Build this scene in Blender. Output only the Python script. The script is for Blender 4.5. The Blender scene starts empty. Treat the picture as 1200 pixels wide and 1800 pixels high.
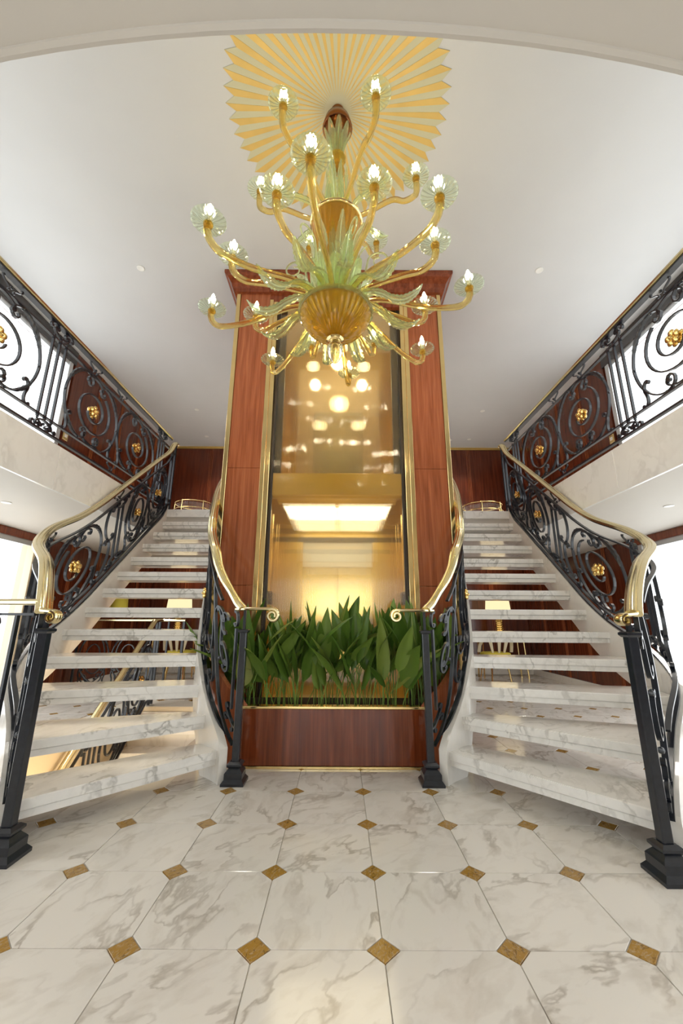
import bpy, math, random
from mathutils import Vector, Matrix
random.seed(7)
S = bpy.context.scene
COL = S.collection
PI = math.pi
V = Vector

# ------------------------------------------------------------------ camera, sky, exposure
cam_d = bpy.data.cameras.new('camera')
cam = bpy.data.objects.new('camera', cam_d)
COL.objects.link(cam)
cam_d.sensor_fit = 'VERTICAL'
cam_d.sensor_height = 36.0
cam_d.lens = 714.0 / 1800.0 * 36.0
cam_d.clip_start = 0.02
PITCH = math.atan2(190.0, 714.0)
cam.matrix_world = (Matrix.Translation((0.045, 0, 1.0)) @ Matrix.Rotation(PI / 2 + PITCH, 4, 'X')
                    @ Matrix.Rotation(math.radians(0.3), 4, 'Z'))
S.camera = cam
S.view_settings.view_transform = 'Standard'
S.view_settings.look = 'None'
S.view_settings.gamma = 1.0
S.view_settings.use_curve_mapping = False
S.view_settings.exposure = 0.3
world = bpy.data.worlds.new('world')
S.world = world
world.use_nodes = True
bg = world.node_tree.nodes['Background']
bg.inputs[0].default_value = (0.985, 0.99, 1.0, 1)
bg.inputs[1].default_value = 2.7


def light(name, kind, loc, energy, color=(1, 1, 1), size=0.1, rot=(0, 0, 0), **kw):
    d = bpy.data.lights.new(name, kind)
    d.energy = energy
    d.color = color
    if kind == 'AREA':
        d.shape = 'RECTANGLE'
        d.size = size
        d.size_y = kw.pop('size_y', size)
    elif kind in ('POINT', 'SPOT'):
        d.shadow_soft_size = size
    for k, v in kw.items():
        if k == 'portal':
            d.cycles.is_portal = v
        else:
            setattr(d, k, v)
    o = bpy.data.objects.new(name, d)
    COL.objects.link(o)
    o.location = loc
    o.rotation_euler = rot
    return o


# main dimensions (metres; camera height = 1)
RISE = 0.183
UP = 13 * RISE            # upper floor level 2.379
SOF = 2.02                # underside of the balcony
CEIL = 4.72
WX = 3.8                  # side walls
BACK = 8.4                # far wall
BX = 2.33                 # balcony edge
TY = 3.75                 # front of the lift tower
CY = 2.19                 # chandelier centre depth
for sgn, nm in ((-1, 'left'), (1, 'right')):
    light('portal_' + nm + '_upper', 'AREA', (sgn * (WX + .05), 2.3, 3.4), 1, size=2.15, size_y=5.2,
          rot=(0, sgn * PI / 2, 0), portal=True)
    light('portal_' + nm + '_lower', 'AREA', (sgn * (WX + .05), 2.2, 1.0), 1, size=2.0, size_y=4.6,
          rot=(0, sgn * PI / 2, 0), portal=True)
light('portal_rear', 'AREA', (0, -2.1, 1.0), 1, size=2.1, size_y=1.95, rot=(PI / 2, 0, 0), portal=True)


# ------------------------------------------------------------------ materials
def mat(name):
    m = bpy.data.materials.new(name)
    m.use_nodes = True
    nt = m.node_tree
    return m, nt, nt.nodes['Principled BSDF']


def nd(nt, t, **kw):
    n = nt.nodes.new(t)
    for k, v in kw.items():
        setattr(n, k, v)
    return n


def ramp(nt, src, stops):
    r = nd(nt, 'ShaderNodeValToRGB')
    nt.links.new(src, r.inputs[0])
    e = r.color_ramp.elements
    while len(e) < len(stops):
        e.new(0.5)
    for el, (p, c) in zip(e, stops):
        el.position = p
        el.color = (c[0], c[1], c[2], 1)
    return r


def simple(name, col, rough=0.5, metal=0.0, spec=0.5, coat=0.0, noise=0.0, nscale=20.0):
    m, nt, b = mat(name)
    b.inputs['Base Color'].default_value = (*col, 1)
    b.inputs['Roughness'].default_value = rough
    b.inputs['Metallic'].default_value = metal
    b.inputs['Specular IOR Level'].default_value = spec
    b.inputs['Coat Weight'].default_value = coat
    b.inputs['Coat Roughness'].default_value = 0.05
    if noise:
        tc = nd(nt, 'ShaderNodeTexCoord')
        n = nd(nt, 'ShaderNodeTexNoise')
        n.inputs['Scale'].default_value = nscale
        nt.links.new(tc.outputs['Object'], n.inputs['Vector'])
        r = ramp(nt, n.outputs['Fac'], [(0.3, [c * (1 - noise) for c in col]), (0.7, [min(1, c * (1 + noise)) for c in col])])
        nt.links.new(r.outputs[0], b.inputs['Base Color'])
    return m


def emit(name, col, strength):
    m = bpy.data.materials.new(name)
    m.use_nodes = True
    nt = m.node_tree
    nt.nodes.clear()
    e = nd(nt, 'ShaderNodeEmission')
    e.inputs[0].default_value = (*col, 1)
    e.inputs[1].default_value = strength
    o = nd(nt, 'ShaderNodeOutputMaterial')
    nt.links.new(e.outputs[0], o.inputs[0])
    return m


def marble(name, base, vein, vein2, scale=1.0, rough=0.09, dens=0.5, perobj=True):
    m, nt, b = mat(name)
    L = nt.links.new
    tc = nd(nt, 'ShaderNodeTexCoord')
    vec = tc.outputs['Object']
    if perobj:
        oi = nd(nt, 'ShaderNodeObjectInfo')
        mu = nd(nt, 'ShaderNodeMath', operation='MULTIPLY')
        mu.inputs[1].default_value = 60.0
        L(oi.outputs['Random'], mu.inputs[0])
        cb = nd(nt, 'ShaderNodeCombineXYZ')
        L(mu.outputs[0], cb.inputs[0])
        L(mu.outputs[0], cb.inputs[2])
        ad = nd(nt, 'ShaderNodeVectorMath', operation='ADD')
        L(vec, ad.inputs[0])
        L(cb.outputs[0], ad.inputs[1])
        vr = nd(nt, 'ShaderNodeVectorRotate', rotation_type='Z_AXIS')
        L(ad.outputs[0], vr.inputs['Vector'])
        m2 = nd(nt, 'ShaderNodeMath', operation='MULTIPLY')
        m2.inputs[1].default_value = 1.2
        L(oi.outputs['Random'], m2.inputs[0])
        L(m2.outputs[0], vr.inputs['Angle'])
        vec = vr.outputs[0]
    mp = nd(nt, 'ShaderNodeMapping')
    mp.inputs['Scale'].default_value = (scale * 1.6, scale * 0.8, scale)
    mp.inputs['Rotation'].default_value = (0.2, 0.3, 0.7)
    L(vec, mp.inputs[0])
    # warp
    w = nd(nt, 'ShaderNodeTexNoise')
    w.inputs['Scale'].default_value = 3.0
    w.inputs['Detail'].default_value = 5
    L(mp.outputs[0], w.inputs['Vector'])
    sc = nd(nt, 'ShaderNodeVectorMath', operation='SCALE')
    sc.inputs['Scale'].default_value = 0.55
    L(w.outputs['Color'], sc.inputs[0])
    ad2 = nd(nt, 'ShaderNodeVectorMath', operation='ADD')
    L(mp.outputs[0], ad2.inputs[0])
    L(sc.outputs[0], ad2.inputs[1])
    # thin veins: ridged noise
    n1 = nd(nt, 'ShaderNodeTexNoise')
    n1.inputs['Scale'].default_value = 2.3
    n1.inputs['Detail'].default_value = 3
    L(ad2.outputs[0], n1.inputs['Vector'])
    r1 = ramp(nt, n1.outputs['Fac'], [(0.455, (0, 0, 0)), (0.497, (1, 1, 1)), (0.503, (1, 1, 1)), (0.53, (0, 0, 0))])
    # clouds that switch veins on
    n2 = nd(nt, 'ShaderNodeTexNoise')
    n2.inputs['Scale'].default_value = 2.0
    n2.inputs['Detail'].default_value = 2
    L(mp.outputs[0], n2.inputs['Vector'])
    r2 = ramp(nt, n2.outputs['Fac'], [(0.42, (0.12,) * 3), (0.66, (1, 1, 1))])
    mul = nd(nt, 'ShaderNodeMath', operation='MULTIPLY')
    L(r1.outputs[0], mul.inputs[0])
    L(r2.outputs[0], mul.inputs[1])
    ml = nd(nt, 'ShaderNodeMath', operation='MULTIPLY')
    ml.inputs[1].default_value = dens
    L(mul.outputs[0], ml.inputs[0])
    n3 = nd(nt, 'ShaderNodeTexNoise')
    n3.inputs['Scale'].default_value = 5.0
    n3.inputs['Detail'].default_value = 8
    L(ad2.outputs[0], n3.inputs['Vector'])
    r3 = ramp(nt, n3.outputs['Fac'], [(0.50, (0, 0, 0)), (0.72, (0.55,) * 3)])
    mx1 = nd(nt, 'ShaderNodeMix', data_type='RGBA')
    mx1.inputs['A'].default_value = (*base, 1)
    mx1.inputs['B'].default_value = (*vein2, 1)
    L(r3.outputs[0], mx1.inputs['Factor'])
    mx2 = nd(nt, 'ShaderNodeMix', data_type='RGBA')
    L(mx1.outputs['Result'], mx2.inputs['A'])
    mx2.inputs['B'].default_value = (*vein, 1)
    L(ml.outputs[0], mx2.inputs['Factor'])
    L(mx2.outputs['Result'], b.inputs['Base Color'])
    b.inputs['Roughness'].default_value = rough
    b.inputs['Specular IOR Level'].default_value = 0.5
    return m


def wood(name, c1, c2, c3, rough=0.18, scale=1.0, spec=0.35, coat=0.25):
    m, nt, b = mat(name)
    L = nt.links.new
    tc = nd(nt, 'ShaderNodeTexCoord')
    mp = nd(nt, 'ShaderNodeMapping')
    mp.inputs['Scale'].default_value = (9 * scale, 9 * scale, 0.5 * scale)
    L(tc.outputs['Object'], mp.inputs[0])
    n = nd(nt, 'ShaderNodeTexNoise')
    n.inputs['Scale'].default_value = 3.0
    n.inputs['Detail'].default_value = 6
    n.inputs['Distortion'].default_value = 0.4
    L(mp.outputs[0], n.inputs['Vector'])
    r = ramp(nt, n.outputs['Fac'], [(0.3, c1), (0.5, c2), (0.72, c3)])
    mp2 = nd(nt, 'ShaderNodeMapping')
    mp2.inputs['Scale'].default_value = (70 * scale, 70 * scale, 1.2 * scale)
    L(tc.outputs['Object'], mp2.inputs[0])
    n2 = nd(nt, 'ShaderNodeTexNoise')
    n2.inputs['Scale'].default_value = 2.0
    L(mp2.outputs[0], n2.inputs['Vector'])
    r2 = ramp(nt, n2.outputs['Fac'], [(0.3, (0.78,) * 3), (0.7, (1.1,) * 3)])
    mx = nd(nt, 'ShaderNodeMix', data_type='RGBA', blend_type='MULTIPLY')
    mx.inputs['Factor'].default_value = 1.0
    L(r.outputs[0], mx.inputs['A'])
    L(r2.outputs[0], mx.inputs['B'])
    L(mx.outputs['Result'], b.inputs['Base Color'])
    b.inputs['Roughness'].default_value = rough
    b.inputs['Specular IOR Level'].default_value = spec
    b.inputs['Coat Weight'].default_value = coat
    b.inputs['Coat Roughness'].default_value = 0.04
    return m


def glass(name, col, rough=0.03, trans=0.9, ior=1.4, clear=0.0):
    """Tinted glass: refracting body, part of it let straight through so that light and shadow pass."""
    m, nt, b = mat(name)
    b.inputs['Base Color'].default_value = (*col, 1)
    b.inputs['Roughness'].default_value = rough
    b.inputs['Transmission Weight'].default_value = trans
    b.inputs['IOR'].default_value = ior
    if clear > 0:
        t = nd(nt, 'ShaderNodeBsdfTransparent')
        t.inputs[0].default_value = (*[c ** 0.5 for c in col], 1)
        mx = nd(nt, 'ShaderNodeMixShader')
        mx.inputs[0].default_value = clear
        nt.links.new(b.outputs[0], mx.inputs[1])
        nt.links.new(t.outputs[0], mx.inputs[2])
        nt.links.new(mx.outputs[0], nt.nodes['Material Output'].inputs[0])
    return m


M = {}
M['tile'] = marble('marble tile', (0.80, 0.765, 0.71), (0.30, 0.25, 0.19), (0.60, 0.55, 0.48), 1.5, 0.11, 0.6)
M['tread'] = marble('marble tread', (0.91, 0.885, 0.845), (0.36, 0.34, 0.30), (0.74, 0.72, 0.68), 1.6, 0.12, 0.7)
M['stringer'] = marble('white marble', (0.86, 0.83, 0.78), (0.62, 0.58, 0.52), (0.80, 0.77, 0.71), 1.0, 0.15, 0.4)
M['fascia'] = marble('balcony marble', (0.90, 0.885, 0.855), (0.60, 0.58, 0.54), (0.82, 0.80, 0.77), 0.9, 0.18, 0.4)
M['inset'] = marble('ochre marble', (0.40, 0.225, 0.045), (0.07, 0.04, 0.02), (0.52, 0.44, 0.32), 14.0, 0.12, 0.9)
M['grout'] = simple('grout', (0.70, 0.66, 0.58), 0.6)
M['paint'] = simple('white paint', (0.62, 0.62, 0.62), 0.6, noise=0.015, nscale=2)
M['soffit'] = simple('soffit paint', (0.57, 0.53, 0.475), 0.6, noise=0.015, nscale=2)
M['cream'] = simple('cream paint', (0.74, 0.62, 0.44), 0.5)
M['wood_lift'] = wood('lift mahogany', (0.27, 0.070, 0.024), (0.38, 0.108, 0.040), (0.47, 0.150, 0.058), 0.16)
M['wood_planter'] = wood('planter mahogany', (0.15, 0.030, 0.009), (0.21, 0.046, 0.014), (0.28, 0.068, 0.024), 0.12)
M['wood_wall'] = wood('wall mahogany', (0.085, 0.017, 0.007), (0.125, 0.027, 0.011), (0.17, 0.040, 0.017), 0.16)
M['brass'] = simple('brass', (0.88, 0.66, 0.30), 0.16, 1.0, noise=0.05, nscale=6)
M['brass_rail'] = simple('handrail brass', (0.87, 0.75, 0.44), 0.17, 1.0, noise=0.05, nscale=9)
M['brass_soft'] = simple('satin brass', (0.78, 0.55, 0.18), 0.34, 1.0, noise=0.04, nscale=3)
M['gold'] = simple('gilding', (0.95, 0.66, 0.24), 0.22, 1.0, noise=0.08, nscale=60)
M['iron'] = simple('wrought iron', (0.012, 0.015, 0.022), 0.28, 0.0, 0.6, 0.15, noise=0.25, nscale=40)
M['bronze'] = simple('copper bronze', (0.30, 0.12, 0.05), 0.2, 1.0)
M['amber'] = glass('amber glass', (1.0, 0.80, 0.33), 0.05, 0.92, 1.3, 0.35)
M['amber_deep'] = glass('deep amber glass', (0.80, 0.50, 0.06), 0.08, 0.7, 1.35, 0.15)
M['green'] = glass('pale green glass', (0.86, 0.98, 0.66), 0.05, 0.85, 1.3, 0.25)
M['disc'] = glass('ribbed drip pan glass', (0.88, 0.97, 0.80), 0.05, 0.9, 1.3, 0.45)
M['clear'] = glass('clear yellow glass', (0.98, 0.93, 0.62), 0.03, 0.95, 1.35, 0.3)
M['bulb'] = emit('candle bulb', (1.0, 0.84, 0.56), 120.0)
M['candle'] = simple('candle sleeve', (0.95, 0.88, 0.70), 0.4)
M['panel_light'] = emit('lift ceiling light', (1.0, 0.93, 0.74), 2.4)
M['downlight'] = emit('downlight lens', (1.0, 0.95, 0.85), 14.0)
M['shade'] = emit('lit lamp shade', (1.0, 0.80, 0.46), .95)
M['leaf'] = None
M['olive'] = simple('olive bronze', (0.12, 0.095, 0.05), 0.35, 0.6)
M['door_grey'] = simple('grey beige lacquer', (0.50, 0.45, 0.35), 0.3)
M['soil'] = simple('soil', (0.035, 0.022, 0.015), 0.9, noise=0.4, nscale=80)
M['stalk'] = simple('stalk', (0.20, 0.34, 0.06), 0.45)
M['yellow_fab'] = simple('yellow fabric', (0.62, 0.52, 0.06), 0.8)
M['cream_fab'] = simple('cream fabric', (0.80, 0.70, 0.50), 0.8)
M['dark_glass'] = simple('dark lacquer', (0.05, 0.045, 0.045), 0.08, 0.0, 0.6)
M['alu'] = simple('window aluminium', (0.72, 0.74, 0.76), 0.35, 0.7)
M['white_gloss'] = simple('white plastic', (0.85, 0.84, 0.80), 0.3)
M['gold_ray'] = simple('gold paint', (0.72, 0.50, 0.16), 0.45, 0.15, noise=0.06, nscale=5)
M['sage_ray'] = simple('sage paint', (0.56, 0.54, 0.37), 0.55)
M['dark_metal'] = simple('dark metal', (0.06, 0.05, 0.045), 0.4, 0.6)

m, nt, b = mat('aspidistra leaf')
tc = nd(nt, 'ShaderNodeTexCoord')
oi = nd(nt, 'ShaderNodeObjectInfo')
wv = nd(nt, 'ShaderNodeTexWave')
wv.inputs['Scale'].default_value = 30.0
wv.inputs['Distortion'].default_value = 1.0
nt.links.new(tc.outputs['UV'], wv.inputs['Vector'])
rr = ramp(nt, oi.outputs['Random'], [(0.0, (0.10, 0.21, 0.03)), (0.5, (0.19, 0.33, 0.05)), (0.9, (0.31, 0.46, 0.08)), (1.0, (0.42, 0.44, 0.10))])
rw = ramp(nt, wv.outputs['Fac'], [(0.0, (0.82,) * 3), (1.0, (1.15,) * 3)])
mx = nd(nt, 'ShaderNodeMix', data_type='RGBA', blend_type='MULTIPLY')
mx.inputs['Factor'].default_value = 1.0
nt.links.new(rr.outputs[0], mx.inputs['A'])
nt.links.new(rw.outputs[0], mx.inputs['B'])
nt.links.new(mx.outputs['Result'], b.inputs['Base Color'])
b.inputs['Roughness'].default_value = 0.28
b.inputs['Specular IOR Level'].default_value = 0.5
tl = nd(nt, 'ShaderNodeBsdfTranslucent')
tl.inputs[0].default_value = (0.22, 0.40, 0.06, 1)
ms = nd(nt, 'ShaderNodeMixShader')
ms.inputs[0].default_value = 0.2
nt.links.new(b.outputs[0], ms.inputs[1])
nt.links.new(tl.outputs[0], ms.inputs[2])
nt.links.new(ms.outputs[0], nt.nodes['Material Output'].inputs[0])
M['leaf'] = m

# reeded (fluted) lift glass: reflects, blurs what lies behind a little
m, nt, b = mat('reeded lift glass')
b.inputs['Base Color'].default_value = (1.0, 0.93, 0.74, 1)
b.inputs['Roughness'].default_value = 0.08
b.inputs['Transmission Weight'].default_value = 1.0
b.inputs['IOR'].default_value = 1.7
tc = nd(nt, 'ShaderNodeTexCoord')
wv = nd(nt, 'ShaderNodeTexWave', wave_type='BANDS', bands_direction='X')
wv.inputs['Scale'].default_value = 22.0
nt.links.new(tc.outputs['Object'], wv.inputs['Vector'])
bp = nd(nt, 'ShaderNodeBump')
bp.inputs['Strength'].default_value = 0.05
bp.inputs['Distance'].default_value = 0.01
nt.links.new(wv.outputs['Fac'], bp.inputs['Height'])
nt.links.new(bp.outputs[0], b.inputs['Normal'])
t = nd(nt, 'ShaderNodeBsdfTransparent')
t.inputs[0].default_value = (1.0, 0.95, 0.80, 1)
ms = nd(nt, 'ShaderNodeMixShader')
ms.inputs[0].default_value = 0.25
nt.links.new(b.outputs[0], ms.inputs[1])
nt.links.new(t.outputs[0], ms.inputs[2])
nt.links.new(ms.outputs[0], nt.nodes['Material Output'].inputs[0])
M['reeded'] = m

m, nt, b = mat('window glass')
t = nd(nt, 'ShaderNodeBsdfTransparent')
t.inputs[0].default_value = (0.96, 0.98, 0.98, 1)
g = nd(nt, 'ShaderNodeBsdfGlossy')
g.inputs['Roughness'].default_value = 0.02
ms = nd(nt, 'ShaderNodeMixShader')
ms.inputs[0].default_value = 0.06
nt.links.new(t.outputs[0], ms.inputs[1])
nt.links.new(g.outputs[0], ms.inputs[2])
nt.links.new(ms.outputs[0], nt.nodes['Material Output'].inputs[0])
M['pane'] = m

# ------------------------------------------------------------------ mesh helpers
ORG = {}


class MB:
    def __init__(s):
        s.v, s.f = [], []

    def add(s, vs, fs):
        o = len(s.v)
        s.v += [tuple(p) for p in vs]
        s.f += [tuple(i + o for i in f) for f in fs]
        return s

    def box(s, a, b):
        x0, y0, z0 = a
        x1, y1, z1 = b
        return s.add([(x0, y0, z0), (x1, y0, z0), (x1, y1, z0), (x0, y1, z0), (x0, y0, z1), (x1, y0, z1), (x1, y1, z1), (x0, y1, z1)],
                     [(3, 2, 1, 0), (4, 5, 6, 7), (0, 1, 5, 4), (1, 2, 6, 5), (2, 3, 7, 6), (3, 0, 4, 7)])

    def bbox(s, a, b, c=0.004):
        """box with small chamfers on its vertical and top edges"""
        x0, y0, z0 = [min(p) for p in zip(a, b)]
        x1, y1, z1 = [max(p) for p in zip(a, b)]
        poly = [(x0 + c, y0), (x1 - c, y0), (x1, y0 + c), (x1, y1 - c), (x1 - c, y1), (x0 + c, y1), (x0, y1 - c), (x0, y0 + c)]
        cx, cy = (x0 + x1) / 2, (y0 + y1) / 2
        def inset(p):
            return (p[0] + (c if p[0] < cx else -c) * 0.7, p[1] + (c if p[1] < cy else -c) * 0.7)
        ip = [inset(p) for p in poly]
        rings = [[(*p, z0 + c) for p in poly], [(*p, z1 - c) for p in poly], [(*p, z1) for p in ip]]
        rings = [[(*p, z0) for p in ip]] + rings
        return s.loft(rings, True, True)

    def loft(s, rings, cap0=False, cap1=False, closed=True):
        n = len(rings[0])
        o = len(s.v)
        for r in rings:
            s.v += [tuple(p) for p in r]
        for i in range(len(rings) - 1):
            for j in range(n if closed else n - 1):
                k = (j + 1) % n
                s.f.append((o + i * n + j, o + i * n + k, o + (i + 1) * n + k, o + (i + 1) * n + j))
        if cap0:
            s.f.append(tuple(o + j for j in reversed(range(n))))
        if cap1:
            s.f.append(tuple(o + (len(rings) - 1) * n + j for j in range(n)))
        return s

    def prism(s, poly, z0, z1):
        return s.loft([[(p[0], p[1], z0) for p in poly], [(p[0], p[1], z1) for p in poly]], True, True)

    def lathe(s, prof, c=(0, 0, 0), n=24, axis=None, rib=0.0):
        """prof: list of (r, z); axis: optional 3x3 matrix; rib: alternate ring radius by this share"""
        rings = []
        for r, z in prof:
            ring = []
            for j in range(n):
                rr_ = r * (1 + (rib if j % 2 else 0))
                p = V((rr_ * math.cos(2 * PI * j / n), rr_ * math.sin(2 * PI * j / n), z))
                if axis is not None:
                    p = axis @ p
                ring.append(p + V(c))
            rings.append(ring)
        return s.loft(rings, prof[0][0] > 1e-5, prof[-1][0] > 1e-5)

    def sweep(s, pts, sec, side=None, scale=None, cap=True, twist=0.0):
        """sweep a 2D section (a along side vector, b along the other normal) along pts."""
        pts = [V(p) for p in pts]
        rings = []
        n = len(pts)
        prev = None
        for i, p in enumerate(pts):
            T = (pts[min(i + 1, n - 1)] - pts[max(i - 1, 0)])
            if T.length < 1e-9:
                T = V((0, 0, 1))
            T.normalize()
            if side is not None:
                N = V(side[i] if isinstance(side, list) else side)
            else:
                N = prev if prev is not None else (V((0, 0, 1)) if abs(T.z) < .9 else V((1, 0, 0)))
            N = N - T * N.dot(T)
            if N.length < 1e-6:
                N = T.orthogonal()
            N.normalize()
            prev = N
            B = T.cross(N)
            k = scale[i] if scale else 1.0
            ka, kb = k if isinstance(k, tuple) else (k, k)
            ct, st = math.cos(twist * i), math.sin(twist * i)
            rings.append([p + N * (a * ct - b_ * st) * ka + B * (a * st + b_ * ct) * kb for a, b_ in sec])
        return s.loft(rings, cap, cap)

    def build(s, name, material, parent=None, smooth=False, org=None, angle=40):
        if org is None:
            org = ORG.get(parent.name, (0, 0, 0)) if parent else (0, 0, 0)
        o_ = V(org)
        me = bpy.data.meshes.new(name)
        me.from_pydata([tuple(V(p) - o_) for p in s.v], [], s.f)
        me.validate()
        me.update()
        me.materials.append(material)
        if smooth:
            me.polygons.foreach_set('use_smooth', [True] * len(me.polygons))
            try:
                me.set_sharp_from_angle(angle=math.radians(angle))
            except Exception:
                pass
        o = bpy.data.objects.new(name, me)
        COL.objects.link(o)
        ORG[o.name] = tuple(org)
        if parent:
            o.parent = parent
        else:
            o.location = org
        return o


def circ(r, n=8, rib=0.0):
    return [(r * (1 + (rib if j % 2 else 0)) * math.cos(2 * PI * j / n), r * (1 + (rib if j % 2 else 0)) * math.sin(2 * PI * j / n)) for j in range(n)]


def rect(a, b):
    return [(-a / 2, -b / 2), (a / 2, -b / 2), (a / 2, b / 2), (-a / 2, b / 2)]


def tag(o, label=None, cat=None, group=None, kind=None):
    if label:
        o['label'] = label
    if cat:
        o['category'] = cat
    if group:
        o['group'] = group
    if kind:
        o['kind'] = kind
    return o


def thing(name, loc, label, cat, group=None):
    o = bpy.data.objects.new(name, None)
    o.empty_display_size = 0.1
    COL.objects.link(o)
    o.location = loc
    ORG[o.name] = tuple(loc)
    return tag(o, label, cat, group)


def struct(mb, name, material, **kw):
    return tag(mb.build(name, material, **kw), kind='structure')


def copy_part(src, name, parent, loc):
    o = bpy.data.objects.new(name, src.data)
    COL.objects.link(o)
    o.parent = parent
    o.location = loc
    return o


def catmull(P, t):
    """P: list of points, t in [0, len-1]"""
    n = len(P)
    i = max(0, min(n - 2, int(math.floor(t))))
    u = t - i
    p0, p1, p2, p3 = P[max(i - 1, 0)], P[i], P[i + 1], P[min(i + 2, n - 1)]
    return tuple(0.5 * ((2 * b_) + (-a + c) * u + (2 * a - 5 * b_ + 4 * c - d) * u * u + (-a + 3 * b_ - 3 * c + d) * u ** 3)
                 for a, b_, c, d in zip(p0, p1, p2, p3))


def smooth_path(P, per=6):
    return [catmull(P, k / per) for k in range((len(P) - 1) * per + 1)]


# ------------------------------------------------------------------ room shell
# floor with the stairwell opening on the left
HX0, HX1, HY0, HY1 = -2.34, -1.22, 2.95, 5.28
mb = MB()
for a, b_ in (((-WX, -2, -.2), (HX0, BACK, -.006)), ((HX0, -2, -.2), (HX1, HY0, -.006)), ((HX0, HY1, -.2), (HX1, BACK, -.006)), ((HX1, -2, -.2), (WX, BACK, -.006))):
    mb.box(a, b_)
floor = struct(mb, 'floor', M['grout'])
T, D = 0.407, 0.0535
TX0, TY0 = 0.184, 1.585
J = 0.0016
h = T / 2 - J


def tile_mb(cx=0, cy=0, x0=None):
    c = D - J * 0.4
    P = [(-h + c, -h), (h - c, -h), (h, -h + c), (h, h - c), (h - c, h), (-h + c, h), (-h, h - c), (-h, -h + c)]
    m_ = MB()
    k = 0.996
    m_.loft([[(cx + x, cy + y, -.012) for x, y in P], [(cx + x, cy + y, -.0012) for x, y in P], [(cx + x * k, cy + y * k, 0) for x, y in P]], False, True)
    return m_


def inset_mb(cx=0, cy=0):
    c = D - J * 1.6
    P = [(-c, 0), (0, -c), (c, 0), (0, c)]
    m_ = MB()
    m_.loft([[(cx + x, cy + y, -.012) for x, y in P], [(cx + x, cy + y, -.001) for x, y in P], [(cx + x * .98, cy + y * .98, 0) for x, y in P]], False, True)
    return m_


def in_hole(x, y, r):
    return HX0 - r < x < HX1 + r and HY0 - r < y < HY1 + r


tile0 = inset0 = None
rest_t, rest_i = MB(), MB()
for i in range(-10, 11):
    for j in range(-5, 18):
        x, y = TX0 + (i + .5) * T, TY0 + (j + .5) * T
        near = 1.0 < y < 5.8 and abs(x) < 0.86 * y + 0.45
        if abs(x) < WX - .1 and y < BACK - .1 and not in_hole(x, y, T / 2) and not (abs(x) < 1.0 and 3.35 < y < 5.1):
            if near:
                if tile0 is None:
                    tile0 = tile_mb().build('tile', M['tile'], floor)
                    tile0.location = (x, y, 0)
                else:
                    copy_part(tile0, 'tile', floor, (x, y, 0))
            else:
                m_ = tile_mb(x, y)
                rest_t.add(m_.v, m_.f)
        x, y = TX0 + i * T, TY0 + j * T
        near = 1.0 < y < 5.8 and abs(x) < 0.86 * y + 0.3
        if abs(x) < WX - .1 and y < BACK - .1 and not in_hole(x, y, .05) and not (abs(x) < 1.0 and 3.35 < y < 5.1):
            if near:
                if inset0 is None:
                    inset0 = inset_mb().build('inset_tile', M['inset'], floor)
                    inset0.location = (x, y, 0)
                else:
                    copy_part(inset0, 'inset_tile', floor, (x, y, 0))
            else:
                m_ = inset_mb(x, y)
                rest_i.add(m_.v, m_.f)
tag(rest_t.build('floor_tiles', M['tile'], floor), kind='stuff')
tag(rest_i.build('floor_insets', M['inset'], floor), kind='stuff')

# stairwell walls under the floor and the lower deck
mb = MB()
LD = -2.4
mb.box((HX0 - .08, 1.2, LD), (HX0 + .005, HY1 + .02, -.01))
mb.box((HX1 - .005, 1.2, LD), (HX1 + .08, HY1 + .02, -.01))
mb.box((HX0, 1.2, LD), (HX1, 1.28, -.01))
mb.box((HX0, HY1 - .005, LD), (HX1, HY1 + .08, -.01))
struct(mb, 'wall_stairwell', M['cream'])
struct(MB().box((-3.6, -1.5, LD - .1), (.5, 6.2, LD)), 'floor_lower_deck', M['stringer'])

# ceiling
ceiling = struct(MB().box((-WX, -2, CEIL), (WX, BACK, CEIL + .1)), 'ceiling', M['paint'])


# upper floor: two balconies, landing, and the curved part above the camera
def arc_y(x):
    return 0.469 + 0.115 * x * x


mb = MB()
for s in (-1, 1):
    a, b_ = sorted((s * BX, s * WX))
    mb.box((a, arc_y(BX), SOF), (b_, 5.12, UP))
mb.box((-WX, 5.12, SOF), (WX, BACK, UP))
xs = [-BX + 2 * BX * k / 48 for k in range(49)]
poly = [(-WX, -2), (WX, -2), (WX, arc_y(BX))] + [(x, arc_y(x)) for x in reversed(xs)] + [(-WX, arc_y(BX))]
mb.prism(poly, SOF, UP)
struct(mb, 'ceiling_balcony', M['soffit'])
mb = MB()
for s in (-1, 1):
    a, b_ = sorted((s * (BX + .06), s * (WX - .03)))
    mb.box((a, arc_y(BX), UP), (b_, 5.14, UP + .003))
mb.box((-WX + .03, 5.15, UP), (WX - .03, BACK - .03, UP + .003))
struct(mb, 'floor_upper', M['stringer'])
# bead along the curved edge
bead = MB().sweep([(x, arc_y(x) + .006, SOF + .004) for x in xs], circ(.011, 8))
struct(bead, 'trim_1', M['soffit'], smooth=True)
# marble fascias of the balconies, in slabs
for s, nm in ((-1, 'trim_2'), (1, 'trim_3')):
    fas = tag(MB().box((s * BX - .004, arc_y(BX), SOF + .005), (s * BX + .004, 5.1, UP)).build(nm, M['fascia']), kind='structure')
    y = arc_y(BX)
    while y < 5.05:
        y1 = min(y + 1.03, 5.11)
        xa, xb = sorted((s * (BX - .022), s * (BX + .003)))
        MB().bbox((xa, y + .0015, SOF - .004), (xb, y1 - .0015, UP + .012), .003).build('marble_slab', M['fascia'], fas)
        y = y1
# landing edge
struct(MB().bbox((-2.305, 5.10, UP - .10), (2.305, 5.16, UP + .002), .004), 'trim_4', M['tread'])


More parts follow.
